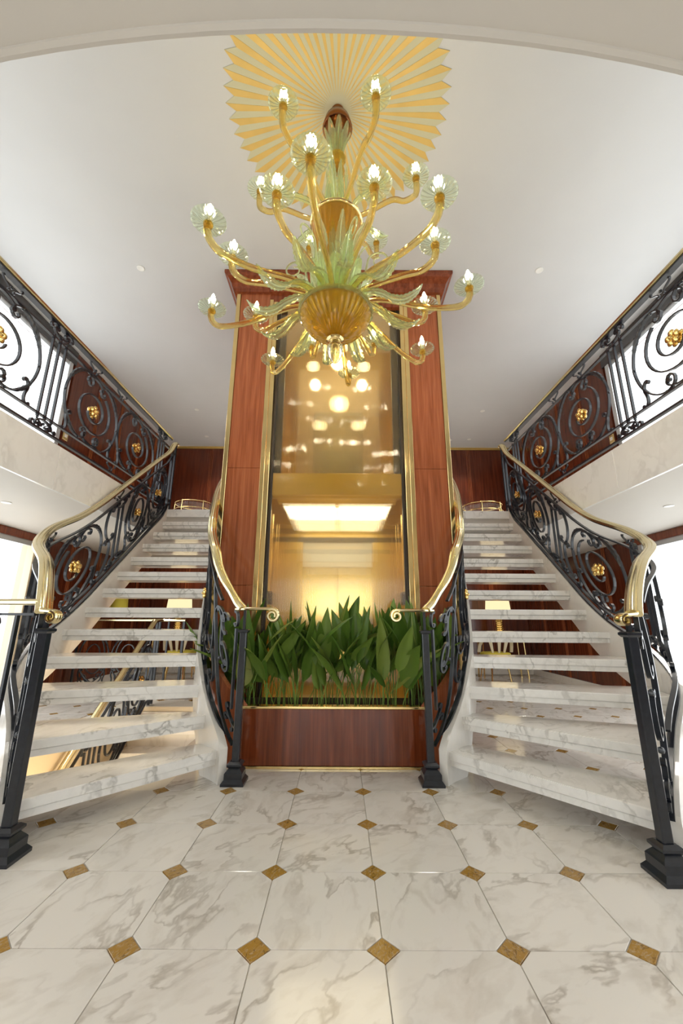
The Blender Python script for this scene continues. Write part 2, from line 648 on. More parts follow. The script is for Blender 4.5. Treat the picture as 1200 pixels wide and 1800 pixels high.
# walls: panelled mahogany with windows in the front half
def wood_panels(parent, plane, span, zs, at, sgn, w=0.62, gap=.006, strip=True):
    """boards of veneer; plane 'x' = wall at x=at facing -sgn; plane 'y' = wall at y=at facing -y"""
    a, b_ = span
    n = max(1, round((b_ - a) / w))
    for k in range(n):
        u0, u1 = a + (b_ - a) * k / n + gap, a + (b_ - a) * (k + 1) / n - gap
        if plane == 'x':
            xa, xb = sorted((at - sgn * .018, at))
            MB().bbox((xa, u0, zs[0]), (xb, u1, zs[1]), .002).build('panel', M['wood_wall'], parent)
        else:
            MB().bbox((u0, at - .018, zs[0]), (u1, at, zs[1]), .002).build('panel', M['wood_wall'], parent)
        if strip and k:
            for du in (-.03, .0, .03):
                u = a + (b_ - a) * k / n + du
                if plane == 'x':
                    xa, xb = sorted((at - sgn * .026, at))
                    MB().box((xa, u - .0035, zs[0]), (xb, u + .0035, zs[1])).build('inlay_strip', M['wood_lift'], parent)
                else:
                    MB().box((u - .0035, at - .026, zs[0]), (u + .0035, at, zs[1])).build('inlay_strip', M['wood_lift'], parent)


WY1 = 5.05   # far jamb of the windows
WINDOWS = 0
for s, side in ((-1, 'left'), (1, 'right')):
    xo, xi = s * (WX + .14), s * WX
    a, b_ = sorted((xo, xi))
    mb = MB()
    mb.box((a, WY1, -.2), (b_, BACK, CEIL))                 # solid far half
    mb.box((a, -2, 1.93), (b_, WY1, UP + .04))              # band between the two storeys
    mb.box((a, -2, 4.52), (b_, WY1, CEIL))                  # above the upper window
    mb.box((a, -2, -.2), (b_, WY1, .06))                    # sill
    mb.box((a, -2, -.2), (b_, -.2, CEIL))
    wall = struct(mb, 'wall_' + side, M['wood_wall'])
    wood_panels(wall, 'x', (WY1 + .05, BACK - .03), (.12, SOF - .004), xi, s)
    wood_panels(wall, 'x', (WY1 + .05, BACK - .03), (UP + .004, CEIL - .004), xi, s)
    xa, xb = sorted((xi - s * .03, xi))
    struct(MB().bbox((xa, WY1, 0), (xb, BACK, .115), .004), 'baseboard_' + side, M['stringer'])
    # header of dark lacquer above the upper window, brown header above the lower one
    MB().bbox((xa, -.2, 4.51), (xb, WY1 + .06, CEIL - .003), .003).build('header', M['dark_glass'], wall)
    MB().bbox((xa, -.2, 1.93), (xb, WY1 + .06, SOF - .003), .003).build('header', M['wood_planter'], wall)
    xa2, xb2 = sorted((xi - s * .02, xi + s * .145))
    for z0, z1 in ((UP + .004, 4.51), (0, 1.93)):
        WINDOWS += 1
        win = struct(MB().bbox((xa2, WY1 - (.03 if z0 < 1 and s < 0 else .06), z0), (xb2, WY1 + .012, z1), .004), 'window_%d' % WINDOWS, M['cream'] if z0 < 1 and s < 0 else M['alu'])
        fr = MB()
        xf = sorted((xi - s * .005, xi + s * .05))
        fr.box((xf[0], -.2, z1 - .06), (xf[1], WY1 - .06, z1))
        fr.box((xf[0], -.2, z0), (xf[1], WY1 - .06, z0 + .07))
        fr.build('window_frame', M['alu'], win)
        for k, y in enumerate((1.0, 2.3, 3.6)):
            MB().bbox((xf[0], y - .025, z0 + .07), (xf[1], y + .025, z1 - .06), .003).build('mullion', M['alu'], win)
        ys = [-.2, 1.0, 2.3, 3.6, WY1 - .06]
        for k in range(4):
            MB().box((xi + s * .02, ys[k] + .02, z0 + .06), (xi + s * .03, ys[k + 1] - .02, z1 - .05)).build('pane', M['pane'], win)

mb = MB().box((-WX - .14, BACK, -.2), (WX + .14, BACK + .12, CEIL))
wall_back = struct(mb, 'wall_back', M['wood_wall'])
wood_panels(wall_back, 'y', (-WX + .02, WX - .02), (.12, SOF - .004), BACK, 1, w=.7)
wood_panels(wall_back, 'y', (-WX + .02, WX - .02), (UP + .004, CEIL - .05), BACK, 1, w=.9)
struct(MB().bbox((-WX, BACK - .03, 0), (WX, BACK, .115), .004), 'baseboard_back', M['stringer'])
struct(MB().bbox((-WX, BACK - .04, CEIL - .05), (WX, BACK, CEIL), .004), 'trim_5', M['brass_soft'])

mb = MB().box((-WX, -2.1, -.2), (-1.1, -2, CEIL)).box((1.1, -2.1, -.2), (WX, -2, CEIL)).box((-1.1, -2.1, 2.0), (1.1, -2, CEIL))
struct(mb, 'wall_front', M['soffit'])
door = struct(MB().box((-1.1, -2.08, 1.93), (1.1, -2.02, 2.0)).box((-1.1, -2.08, 0), (-1.04, -2.02, 1.93)).box((1.04, -2.08, 0), (1.1, -2.02, 1.93)).box((-.03, -2.08, 0), (.03, -2.02, 1.93)), 'door_1', M['brass'])
for a, b_ in ((-1.04, -.03), (.03, 1.04)):
    MB().box((a, -2.055, 0), (b_, -2.045, 1.93)).build('pane', M['pane'], door)

# ------------------------------------------------------------------ ceiling sunburst
sun = thing('ceiling_sunburst', (0, CY, CEIL), 'round gold and sage sunburst painted on the white ceiling above the chandelier', 'ceiling ornament')
NR = 52
mb = MB()
RT, RV = .835, .765
top, bot = [], []
for k in range(NR):
    for r, a in ((RV, k), (RT, k + .5)):
        an = 2 * PI * a / NR
        top.append((r * math.sin(an), CY - r * math.cos(an), CEIL - .001))
        bot.append((r * math.sin(an), CY - r * math.cos(an), CEIL - .004))
mb.loft([top, bot], False, True)
mb.build('sage_field', M['sage_ray'], sun)
for k in range(NR):
    p = []
    for r, a in ((.10, k + .25), (RV, k), (RT, k + .5)):
        an = 2 * PI * a / NR
        p.append((r * math.sin(an), CY - r * math.cos(an)))
    r0 = MB().prism(p, CEIL - .0055, CEIL - .004)
    r0.build('ray', M['gold_ray'], sun)


# ------------------------------------------------------------------ stairs
def I(n):   # inner nosing points (positive x side)
    P = [(.66, 2.80), (.745, 2.93), (.873, 3.05), (.957, 3.12), (1.07, 3.34), (1.12, 3.49), (1.18, 3.706), (1.23, 3.924), (1.26, 4.142),
         (1.27, 4.36), (1.27, 4.578), (1.27, 4.796), (1.27, 5.014), (1.27, 5.12)]
    return catmull(P, n)


def outer_pts(head):
    P = head + [(2.225, 3.706), (2.225, 3.924), (2.225, 4.142), (2.225, 4.36), (2.225, 4.578), (2.225, 4.796), (2.225, 5.014), (2.225, 5.12)]
    return lambda n: catmull(P, n)


O_LEFT = outer_pts([(1.35, 1.99), (1.47, 2.14), (1.67, 2.38), (2.03, 2.77), (2.19, 3.10), (2.225, 3.45)])
O_RIGHT = outer_pts([(1.33, 1.87), (1.49, 2.06), (1.74, 2.32), (2.13, 2.73), (2.25, 3.08), (2.24, 3.45)])


def build_stairs(s, nm):
    O = O_LEFT if s < 0 else O_RIGHT
    st = thing('staircase', (s * 1.75, 3.2, 0),
               'white marble open-riser staircase rising on the %s of the lift tower' % nm, 'staircase')
    for n in range(1, 13):
        a, b_ = V(I(n)), V(O(n))
        c, d = V(O(n + 1)), V(I(n + 1))
        fw = V((-(b_ - a).y, (b_ - a).x)).normalized()
        if fw.y < 0:
            fw = -fw
        bw = V((-(c - d).y, (c - d).x)).normalized()
        if bw.y < 0:
            bw = -bw
        ov = .05
        def P(q, k, v):
            p = q + v * k
            return (s * p.x, p.y)
        z = n * RISE
        ext = (a - b_).normalized() * .02
        mb = MB()
        for (k, z0, z1) in ((0, z - .046, z), (.012, z - .085, z - .048)):
            poly = [P(a + ext * (n < 3), k, fw), P(b_, k, fw), P(c, ov, bw), P(d, ov, bw)]
            if s < 0:
                poly = poly[::-1]
            cxy = [sum(p[i] for p in poly) / 4 for i in (0, 1)]
            inn = [(p[0] + (cxy[0] - p[0]) * .006, p[1] + (cxy[1] - p[1]) * .02) for p in poly]
            mb.loft([[(*p, z0) for p in poly], [(*p, z1 - .006) for p in poly], [(*p, z1) for p in inn]], True, True)
        mb.build('tread', M['tread'], st)
    # stringers: curved white plates
    for fn, off, t0, name in ((O, .025, .75, 'outer_stringer'), (I, -.025, .72, 'inner_stringer')):
        rings = []
        for k in range(0, 61):
            t = t0 + (13 - t0) * k / 60
            p = V(fn(t))
            q = (V(fn(min(13, t + .05))) - V(fn(t - .05))).normalized()
            nrm = V((q.y, -q.x))
            if (nrm.x < 0):
                nrm = -nrm
            sg = 1 if fn is O else -1
            p0, p1 = p - nrm * .006 * sg, p + nrm * .045 * sg
            hi = min(t * RISE + .07, UP + .05)
            lo = max(0.0, t * RISE - .30)
            if t < 2.2:
                lo = 0.0
            elif t < 3.2:
                lo = (t - 2.2) * max(0.0, 3.2 * RISE - .30)
            ring = [(s * p0.x, p0.y, lo), (s * p1.x, p1.y, lo), (s * p1.x, p1.y, hi), (s * p0.x, p0.y, hi)]
            if (s < 0) == (sg > 0):
                ring = ring[::-1]
            rings.append(ring)
        MB().loft(rings, True, True).build(name, M['stringer'], st)
    return st


for s, nm in ((-1, 'left'), (1, 'right')):
    build_stairs(s, nm)

# descending flight under the left stairs
ds = thing('lower_staircase', (-1.75, 5.2, 0), 'marble steps going down through the floor beneath the left staircase', 'staircase')
for n in range(1, 13):
    y1 = 5.27 - (n - 1) * .225
    z = -n * RISE
    MB().bbox((HX0 + .012, y1 - .26, z - .06), (HX1 - .012, y1, z), .004).build('tread', M['tread'], ds)
    MB().box((HX0 + .012, y1 - .012, z), (HX1 - .012, y1, z + RISE - .062)).build('riser', M['stringer'], ds)


# ------------------------------------------------------------------ wrought iron railings
class Path:
    """polyline with base height; u = horizontal arc length"""

    def __init__(s, pts):
        s.p = [V(p) for p in pts]
        s.u = [0.0]
        for a, b_ in zip(s.p, s.p[1:]):
            s.u.append(s.u[-1] + math.hypot(b_.x - a.x, b_.y - a.y))
        s.len = s.u[-1]

    def at(s, u):
        if u <= 0:
            i = 0
        else:
            i = len(s.u) - 2
            for k in range(len(s.u) - 1):
                if u <= s.u[k + 1]:
                    i = k
                    break
        t = (u - s.u[i]) / max(1e-9, s.u[i + 1] - s.u[i])
        return s.p[i].lerp(s.p[i + 1], t) if 0 <= t <= 1 else s.p[i] + (s.p[i + 1] - s.p[i]) * t

    def P(s, u, w):
        p = s.at(u)
        return V((p.x, p.y, p.z + w))

    def N(s, u):
        d = s.at(min(s.len, u + .04)) - s.at(max(0, u - .04))
        n = V((d.y, -d.x, 0))
        return n.normalized()


def scroll2d(kind, a, b_, n=40, p=4):
    """curve by integrating curvature: 'C' curls both ends the same way, 'S' opposite ways, 'J' one end only"""
    pts = [(0.0, 0.0)]
    half = []
    for sg in (1, -1):
        x = y = 0.0
        th = 0.0
        q = []
        ds_ = 1.0 / (n // 2)
        for k in range(n // 2):
            s_ = (k + .5) * ds_
            kk = a + b_ * s_ ** p
            if kind == 'S' and sg < 0:
                kk = -kk
            if kind == 'J' and sg < 0:
                kk = a
            th += kk * ds_ * sg
            x += math.cos(th) * ds_ * sg
            y += math.sin(th) * ds_ * sg
            q.append((x, y))
        half.append(q)
    pts = half[1][::-1] + [(0.0, 0.0)] + half[0]
    xs_, ys_ = [q[0] for q in pts], [q[1] for q in pts]
    cx, cy = (min(xs_) + max(xs_)) / 2, (min(ys_) + max(ys_)) / 2
    L_ = max(xs_) - min(xs_)
    return [((x - cx) / L_, (y - cy) / L_) for x, y in pts]


SC = {'C': scroll2d('C', 1.0, 44, 48), 'c': scroll2d('C', 2.0, 40, 48), 'S': scroll2d('S', .7, 42, 48), 's': scroll2d('S', 1.6, 34, 48),
      'J': scroll2d('J', .9, 36), 'D': scroll2d('C', 1.75, 30, 56, 5)}
DEPTH = {k: max(p[1] for p in v) - min(p[1] for p in v) for k, v in SC.items()}


class Rail:
    def __init__(s, root, path, bar=(.022, .0115)):
        s.r, s.p, s.bar = root, path, bar

    def curve(s, pts, name='scroll', bar=None, taper=False):
        b_ = bar or s.bar
        q = [s.p.P(u, w) for u, w in pts]
        sd = [s.p.N(u) for u, w in pts]
        MB().sweep(q, rect(*b_), sd).build(name, M['iron'], s.r)

    def scroll(s, kind, u, w, L_, ang=0.0, mir=1, name='scroll', bar=None):
        ca, sa = math.cos(math.radians(ang)), math.sin(math.radians(ang))
        pts = []
        for x, y in SC[kind]:
            y *= mir
            pts.append((u + L_ * (x * ca - y * sa), w + L_ * (x * sa + y * ca)))
        s.curve(pts, name, bar)
        return pts

    def vbar(s, u, w0, w1, name='baluster', t=.014):
        q = [s.p.P(u, w0), s.p.P(u, w1)]
        MB().sweep(q, rect(t * 1.4, t), [s.p.N(u)] * 2).build(name, M['iron'], s.r)

    def lbar(s, u0, u1, w, name='rail_bar', t=(.026, .012), n=24):
        pts = [(u0 + (u1 - u0) * k / n, w) for k in range(n + 1)]
        s.curve(pts, name, t)

    def spiral(s, u, w, r0, r1, a0, turns, sx=1.0, mir=1, name='spiral_scroll'):
        n = int(30 * turns)
        pts = []
        for k in range(n + 1):
            t = k / n
            r = r0 + (r1 - r0) * t ** .9
            a = math.radians(a0) + turns * 2 * PI * t
            pts.append((u + mir * sx * r * math.cos(a), w + r * math.sin(a)))
        s.curve(pts, name)

    def ball(s, u, w, r=.014, name='collar'):
        MB().lathe([(0, -r), (r * .75, -r * .66), (r, 0), (r * .75, r * .66), (0, r)], s.p.P(u, w), 8).build(name, M['iron'], s.r, True)

    def rosette(s, u, w, r=.05):
        c = s.p.P(u, w)
        N = s.p.N(u)
        tz = V((0, 0, 1))
        tx = N.cross(tz)
        for sg in (1, -1):
            mb = MB()
            for k in range(5):
                a = 2 * PI * k / 5 + PI / 2
                pc = c + (tx * math.cos(a) + tz * math.sin(a)) * r * .58 + N * sg * .012
                ax = Matrix((tx, tz, N * sg)).transposed()
                mb.lathe([(0, -.004), (r * .36, -.002), (r * .46, .006), (r * .30, .016), (0, .019)], pc, 9, ax)
            ax = Matrix((tx, tz, N * sg)).transposed()
            mb.lathe([(0, .006), (r * .3, .010), (r * .24, .022), (0, .030)], c + N * sg * .012, 9, ax)
            tag(mb.build('rosette', M['gold'], s.r, True, angle=60), 'gilded five-petalled rosette')

    def flourish(s, u, w, k=.05):
        """little ribbon ornament tied on the bar"""
        for m_ in (1, -1):
            s.scroll('S', u + m_ * k * .9, w + .004, k * 1.5, 20 * m_, m_, 'ribbon_ornament', (.014, .007))
        s.ball(u, w, .013)

    def leafwork(s, pts, i0, i1, k=1.0):
        """forged leaf clasping a stretch of a scroll"""
        seg = pts[i0:i1] if i0 < i1 else pts[i1:i0][::-1]
        q, sc, sd = [], [], []
        n = len(seg)
        for a, (u, w) in enumerate(seg):
            t = a / (n - 1)
            q.append(s.p.P(u, w))
            sd.append(s.p.N(u))
            g = (.35 + math.sin(PI * (t * .85 + .1)) * (1.0 + .5 * (a % 2))) * k
            sc.append((1.0, g))
        MB().sweep(q, [(-.010, -.011), (.010, -.011), (.015, 0), (.010, .011), (-.010, .011), (-.015, 0)], sd, sc).build('forged_leaf', M['iron'], s.r)

    # ---- motifs; (u0,u1) span, (w0,w1) height between the two inner bars
    def medallion(s, u0, u1, w0, w1, mir=1, rr=.05):
        W, H = u1 - u0, w1 - w0
        uc, wc = (u0 + u1) / 2, (w0 + w1) / 2
        sx = min(1.1, W / H)
        s.spiral(uc, wc, H * .11, H * .37, 200, 1.6, sx, mir)
        LD_ = min(H * .97, W * .9 / DEPTH['D'])
        off = W * .485 - DEPTH['D'] * LD_ / 2
        pl_ = s.scroll('D', uc - off * mir, wc + .01 * H, LD_, 90, -1 * mir)
        pr_ = s.scroll('D', uc + off * mir, wc - .01 * H, LD_, 90, 1 * mir)
        m_ = len(pl_) // 2
        for p in (pl_, pr_):
            s.ball(*p[m_])
            s.ball(*max(p, key=lambda q: q[1]))
            s.ball(*min(p, key=lambda q: q[1]))
            s.leafwork(p, m_ + 6, m_ + 19)
        s.leafwork(pl_, m_ - 6, m_ - 17, .8)
        for du, w_, an, mi in ((-.02, w0 + H * .07, 0, 1), (.04, w1 - H * .07, 0, -1)):
            s.scroll('C', uc + du * W, w_, min(W * .34, H * .34), an, mi)
        for sg in (-1, 1):
            s.scroll('s', uc + sg * W * .40, w0 + H * .13, H * .24, 90 - 25 * sg, sg)
        s.rosette(uc, wc, rr)

    def divider(s, u, w0, w1, n=2, gap=.07):
        H = w1 - w0
        for k in range(n):
            s.vbar(u + (k - (n - 1) / 2) * gap, w0 + H * .10, w1 - H * .10)
        g = gap * 1.5
        s.scroll('C', u, w0 + .055, g * 1.5, 0, -1)
        s.scroll('C', u, w1 - .055, g * 1.5, 0, 1)
        for m_ in (-1, 1):
            s.scroll('c', u + m_ * g * .75, w0 + .02, g * .8, 0, 1)
            s.scroll('c', u + m_ * g * .75, w1 - .02, g * .8, 0, -1)

    def scroll_stack(s, u, w0, w1, mir=1, wd=.16):
        H = w1 - w0
        s.scroll('S', u, w0 + H * .76, H * .42, 80, mir)
        s.scroll('C', u, w0 + H * .40, H * .36, 90, mir)
        s.scroll('C', u + mir * .02, w0 + H * .13, H * .24, 75, -mir)
        s.ball(u, w0 + H * .57, .018)
        s.ball(u, w0 + H * .23, .016)


HR_SEC = [(-.036, .010), (-.036, -.006), (-.027, -.013), (.027, -.013), (.036, -.006), (.036, .010), (.029, .014), (.026, .019), (.016, .0225),
          (.012, .019), (.006, .024), (-.006, .024), (-.012, .019), (-.016, .0225), (-.026, .019), (-.029, .014)]


def handrail(root, pts, sides, k=1.0, name='handrail'):
    sec = [(a * k, b_ * k) for a, b_ in HR_SEC]
    # orient: b axis must point up
    T0 = V(pts[1]) - V(pts[0])
    if T0.normalized().cross(V(sides[0])).z < 0:
        sec = [(a, -b_) for a, b_ in reversed(sec)]
    return MB().sweep(pts, sec, sides).build(name, M['brass_rail'], root, True, angle=50)


def newel(root, x, y, z0, ztop, cap, w=.046):
    """wrought iron post: stepped base, square shaft, cap"""
    mb = MB()
    p = mb
    mb.bbox((x - w / 2, y - w / 2, z0 + .12), (x + w / 2, y + w / 2, cap), .005)
    po = mb.build('newel_post', M['iron'], root)
    b_ = MB()
    def sq(r, z):
        return [(x - r, y - r, z0 + z), (x + r, y - r, z0 + z), (x + r, y + r, z0 + z), (x - r, y + r, z0 + z)]
    b_.loft([sq(.072, 0), sq(.072, .014), sq(.056, .034), sq(.056, .066), sq(.050, .074), sq(.034, .092), sq(.046, .104), sq(.046, .114), sq(.030, .126)], True, True)
    b_.build('post_base', M['iron'], po)
    c = MB()
    c.loft([[(q[0], q[1], q[2] + cap - z0) for q in sq(r, z)] for r, z in ((.026, -.02), (.034, -.01), (.034, .0), (.026, .005))], True, True)
    c.build('post_cap', M['iron'], po)
    if ztop > cap:
        MB().box((x - .009, y - .009, cap), (x + .009, y + .009, ztop)).build('post_pin', M['iron'], po)


RH = .95   # handrail above the nosing line


def stair_path(fn, t0, t1, s, off, n=60):
    pts = []
    for k in range(n + 1):
        t = t0 + (t1 - t0) * k / n
        p = V(fn(t))
        q = (V(fn(min(13, t + .1))) - V(fn(max(0, t - .1)))).normalized()
        nrm = V((q.y, -q.x))
        if nrm.x < 0:
            nrm = -nrm
        p = p + nrm * off
        pts.append((s * p.x, p.y, min(t * RISE, UP)))
    return pts


def outer_rail(s, nm):
    O = O_LEFT if s < 0 else O_RIGHT
    nx, ny = (1.40, 2.07) if s < 0 else (1.385, 1.965)
    pts = stair_path(O, .45, 13, s, .012)
    pts.append((s * 2.237, 5.20, UP))
    root = thing('stair_railing', (s * nx, ny, 0),
                 'black iron railing with gold rosettes on the outer edge of the %s staircase' % nm, 'railing')
    pa = Path(pts)
    R = Rail(root, pa)
    L_ = pa.len
    hp = [pa.P(L_ * k / 70, RH) for k in range(71)]
    hs = [pa.N(L_ * k / 70) for k in range(71)]
    handrail(root, hp, hs)
    R.lbar(.05, L_, RH - .020, 'rail_bar', (.03, .010), 60)
    wb, wt = .15, RH - .135
    R.lbar(.34, L_ - .05, wt, 'rail_bar', n=50)
    R.lbar(.42, L_ - .05, wb, 'rail_bar', n=50)
    R.lbar(.05, L_ - .02, .085, 'rail_bar', (.03, .014), 60)
    newel(root, s * nx, ny, 0, 1.05, .95)
    # end post on the landing
    for du in (.0, .075):
        R.vbar(L_ - .03 - du, 0, RH - .02, 'end_post', .022)
    a = L_ - .16
    R.medallion(a - .42, a, wb + .02, wt - .02, -s, .045)
    R.medallion(a - .86, a - .44, wb + .02, wt - .02, s, .045)
    R.divider(a - .98, wb, wt, 2, .07)
    # pair of tall scrolls next to the big medallion
    R.scroll('C', a - 1.13, wb + (wt - wb) * .70, .34, 100, -1)
    R.scroll('C', a - 1.15, wb + (wt - wb) * .27, .30, 80, 1)
    R.ball(a - 1.14, wb + (wt - wb) * .48, .016)
    R.medallion(a - 1.86, a - 1.22, wb + .02, wt - .02, s, .055)
    R.flourish(a - 1.05, wt + .058, .05)
    R.flourish(a - .3, wb - .03, .05)
    R.flourish(a - 1.55, wb - .03, .05)
    R.flourish(a - 1.95, wt + .05, .045)
    R.scroll_stack(a - 1.97, wb, wt + .06, 1)
    R.divider(a - 2.10, wb, wt, 2, .06)
    R.scroll_stack(a - 2.26, wb, wt + .06, -1)
    # foot of the rail by the post: scrolls one above the other
    R.scroll('C', .085, .86, .15, 90, -1)
    R.scroll('S', .15, .66, .30, 98, 1)
    R.scroll('C', .17, .38, .22, 100, -1)
    R.scroll('C', .10, .17, .15, 40, 1)
    R.scroll('c', .11, .15, .09, -30, -1)
    R.ball(.15, .50, .017)
    R.ball(.14, .27, .016)
    u1 = max(.3, a - 2.45)
    R.curve([(.20 + .10 * math.sin(t * PI), .10 + .74 * t) for t in [k / 16 for k in range(17)]], 'bow_bar', (.026, .014))
    # brass scroll end: level arm turning inwards, then a small curl
    p0 = pa.P(0, RH)
    sp = [pa.P(.10, RH), pa.P(.03, RH), p0 + V((-s * .02, -.012, .0)), p0 + V((-s * .055, -.016, .0))]
    cc = p0 + V((-s * .065, -.018, -.026))
    for k in range(20):
        t = k / 19
        an = PI / 2 + t * 1.3 * 2 * PI
        r = .026 * (1 - .62 * t)
        sp.append(cc + V((s * math.cos(an) * r, 0, math.sin(an) * r)))
    sds = [pa.N(0)] + [(-s * .7, .7, 0)] + [(0, 1, 0)] * (len(sp) - 2)
    sds[0] = pa.N(.1) if V(pa.N(.1)).y > 0 else -pa.N(.1)
    MB().sweep(sp, [(a_ * .8, b_ * .5) for a_, b_ in HR_SEC], sds).build('handrail_scroll', M['brass_rail'], root, True, angle=50)
    return root


def inner_rail(s, nm):
    root = thing('stair_railing', (s * .625, 2.93, 0),
                 'black iron railing curving beside the planter on the %s staircase inner edge' % nm, 'railing')
    pts = [(s * .64, 2.93, .10), (s * .70, 2.985, .15)] + stair_path(I, 1.5, 13, s, -.03, 50)
    pa = Path(pts)
    R = Rail(root, pa)
    L_ = pa.len
    hp = [pa.P(L_ * k / 70, RH + .02) for k in range(71)]
    hs = [pa.N(L_ * k / 70) for k in range(71)]
    handrail(root, hp, hs)
    # volute: level arm towards the middle, curling down
    z = hp[0].z
    vp = [V((s * .69, 2.965, z - .0)), V((s * .64, 2.93, z - .001)), V((s * .58, 2.92, z)), V((s * .50, 2.915, z))]
    c = V((s * .43, 2.915, z - .042))
    for k in range(22):
        t = k / 21
        an = PI / 2 + t * 1.45 * 2 * PI * .92
        r = .042 * (1 - .62 * t)
        vp.append(c + V((-s * -1 * 0 + (math.cos(an)) * r * s, 0, math.sin(an) * r)))
    MB().sweep(vp, [(a_ * .62, b_ * .62) for a_, b_ in HR_SEC], [(0, 1, 0)] * len(vp)).build('handrail_scroll', M['brass_rail'], root, True, angle=50)
    R.lbar(.08, L_, RH - .01, 'rail_bar', (.028, .010), 60)
    R.lbar(.10, L_, .09, 'rail_bar', (.03, .013), 60)
    R.lbar(.22, L_, RH - .13, 'rail_bar', n=50)
    newel(root, s * .625, 2.93, 0, 1.07, .93)
    wb, wt = .12, RH - .13
    R.scroll('C', .07, RH - .09, .10, 90, -1)
    R.scroll('C', .05, .24, .13, 20, 1)
    R.scroll('c', .07, .20, .09, 10, -1)
    R.vbar(.065, .28, .80)
    R.curve([(.02 + .30 * (t ** .7), .10 + .70 * t * t) for t in [k / 14 for k in range(15)]], 'bow_bar', (.024, .012))
    R.scroll('C', .17, .72, .15, 100, 1)
    R.scroll('S', .20, .60, .26, 95, -1)
    R.scroll('C', .15, .50, .15, 80, -1)
    R.ball(.2, .44, .015)
    R.scroll('S', .30, .50, .50, 85, 1)
    R.scroll('C', .30, .28, .2, 80, -1)
    R.medallion(.40, .82, wb + .02, wt - .02, s, .045)
    R.divider(.92, wb, wt, 2, .06)
    R.medallion(1.04, 1.5, wb + .02, wt - .02, s, .045)
    R.medallion(1.54, 2.0, wb + .02, wt - .02, -s, .045)
    return root


def balcony_rail(s, nm):
    root = thing('balcony_railing', (s * 2.27, 5.0, UP),
                 'long black iron balustrade with gold rosettes on the %s upper balcony' % nm, 'railing')
    pa = Path([(s * 2.285, 5.10, UP + .012), (s * 2.30, 3.5, UP + .012), (s * 2.32, 2.4, UP + .012), (s * 2.33, 1.2, UP + .012)])
    R = Rail(root, pa)
    L_ = pa.len
    H = .985
    N = 30
    handrail(root, [pa.P(L_ * k / N, H) for k in range(N + 1)], [pa.N(L_ * k / N) for k in range(N + 1)])
    R.lbar(0, L_, H - .022, 'rail_bar', (.05, .012), 20)
    wb, wt = .15, H - .15
    R.lbar(0, L_, wt, 'rail_bar', n=20)
    R.lbar(0, L_, wb, 'rail_bar', n=20)
    R.lbar(0, L_, .035, 'rail_bar', (.03, .016), 20)
    def U(y):
        return 5.10 - y
    R.divider(U(4.86), .035, H - .03, 3, .07)
    R.medallion(U(4.70), U(3.87), wb + .01, wt - .01, s, .055)
    R.medallion(U(3.87), U(3.06), wb + .01, wt - .01, s, .06)
    R.divider(U(2.92), .035, H - .03, 3, .075)
    R.medallion(U(2.78), U(1.98), wb + .01, wt - .01, -s, .06)
    R.divider(U(1.84), .035, H - .03, 3, .075)
    for y in (3.87, 3.4, 2.4):
        R.flourish(U(y), wt + .06, .06)
    for y in (2.92, 3.87):
        R.flourish(U(y), .09, .05)
    return root


for s, nm in ((-1, 'left'), (1, 'right')):
    outer_rail(s, nm)
    inner_rail(s, nm)
    balcony_rail(s, nm)

# railing of the descending stairs
root = thing('stairwell_railing', (-2.25, 5.25, 0), 'brass and iron railing sloping down into the stairwell under the left staircase', 'railing')
pa = Path([(-2.27, 5.42, 0), (-2.27, 5.25, 0), (-2.27, 2.7, -2.14)])
R = Rail(root, pa)
handrail(root, [pa.P(pa.len * k / 30, .98) for k in range(31)], [pa.N(1)] * 31)
R.lbar(0, pa.len, .85, n=30)
R.lbar(0, pa.len, .12, n=30)
R.lbar(0, pa.len, .05, n=30, t=(.03, .014))
for du in (.02, .10):
    R.vbar(du, 0, .97, 'end_post', .02)
R.medallion(.14, .60, .14, .83, 1, .05)
R.medallion(.62, 1.06, .14, .83, -1, .05)
R.divider(1.22, .12, .85, 3, .08)
R.medallion(1.36, 1.86, .14, .83, 1, .05)
# guard railing across the far side of the well
root = thing('guard_railing', (-3.0, 6.1, 0), 'straight iron guard railing with gold rosettes before the lower left panelled wall', 'railing')
pa = Path([(-3.74, 6.1, 0), (-2.2, 6.1, 0)])
R = Rail(root, pa)
handrail(root, [pa.P(pa.len * k / 6, .98) for k in range(7)], [pa.N(1)] * 7)
R.lbar(0, pa.len, .86, n=8)
R.lbar(0, pa.len, .10, n=8)
R.medallion(.06, .50, .12, .84, 1, .05)
R.medallion(.52, .98, .12, .84, -1, .05)
R.divider(1.1, .10, .86, 2, .08)
for u in (.02, 1.30):
    R.vbar(u, 0, .97, 'end_post', .022)
R.vbar(1.52, 0, .97, 'end_post', .03)
# short guard at the left edge of the picture
root = thing('guard_railing', (-1.9, 2.02, 0), 'short level brass-topped iron guard beside the left outer newel post', 'railing')
pa = Path([(-1.44, 2.07, 0), (-1.7, 2.10, 0), (-2.1, 2.02, 0), (-2.5, 1.9, 0)])
R = Rail(root, pa)
handrail(root, [pa.P(pa.len * k / 16, 1.075) for k in range(17)], [pa.N(pa.len * k / 16) for k in range(17)], .8)
R.lbar(.02, pa.len, 1.02, n=12)
R.lbar(.1, pa.len, .08, n=12)
R.scroll('C', .30, .785, .46, 90, 1)
R.scroll('C', .32, .32, .46, 90, -1)
R.scroll('S', .60, .55, .93, 90, 1)
R.ball(.31, .55, .018)
R.vbar(.12, .08, 1.02)
R.vbar(.86, .0, 1.02, 'end_post', .03)

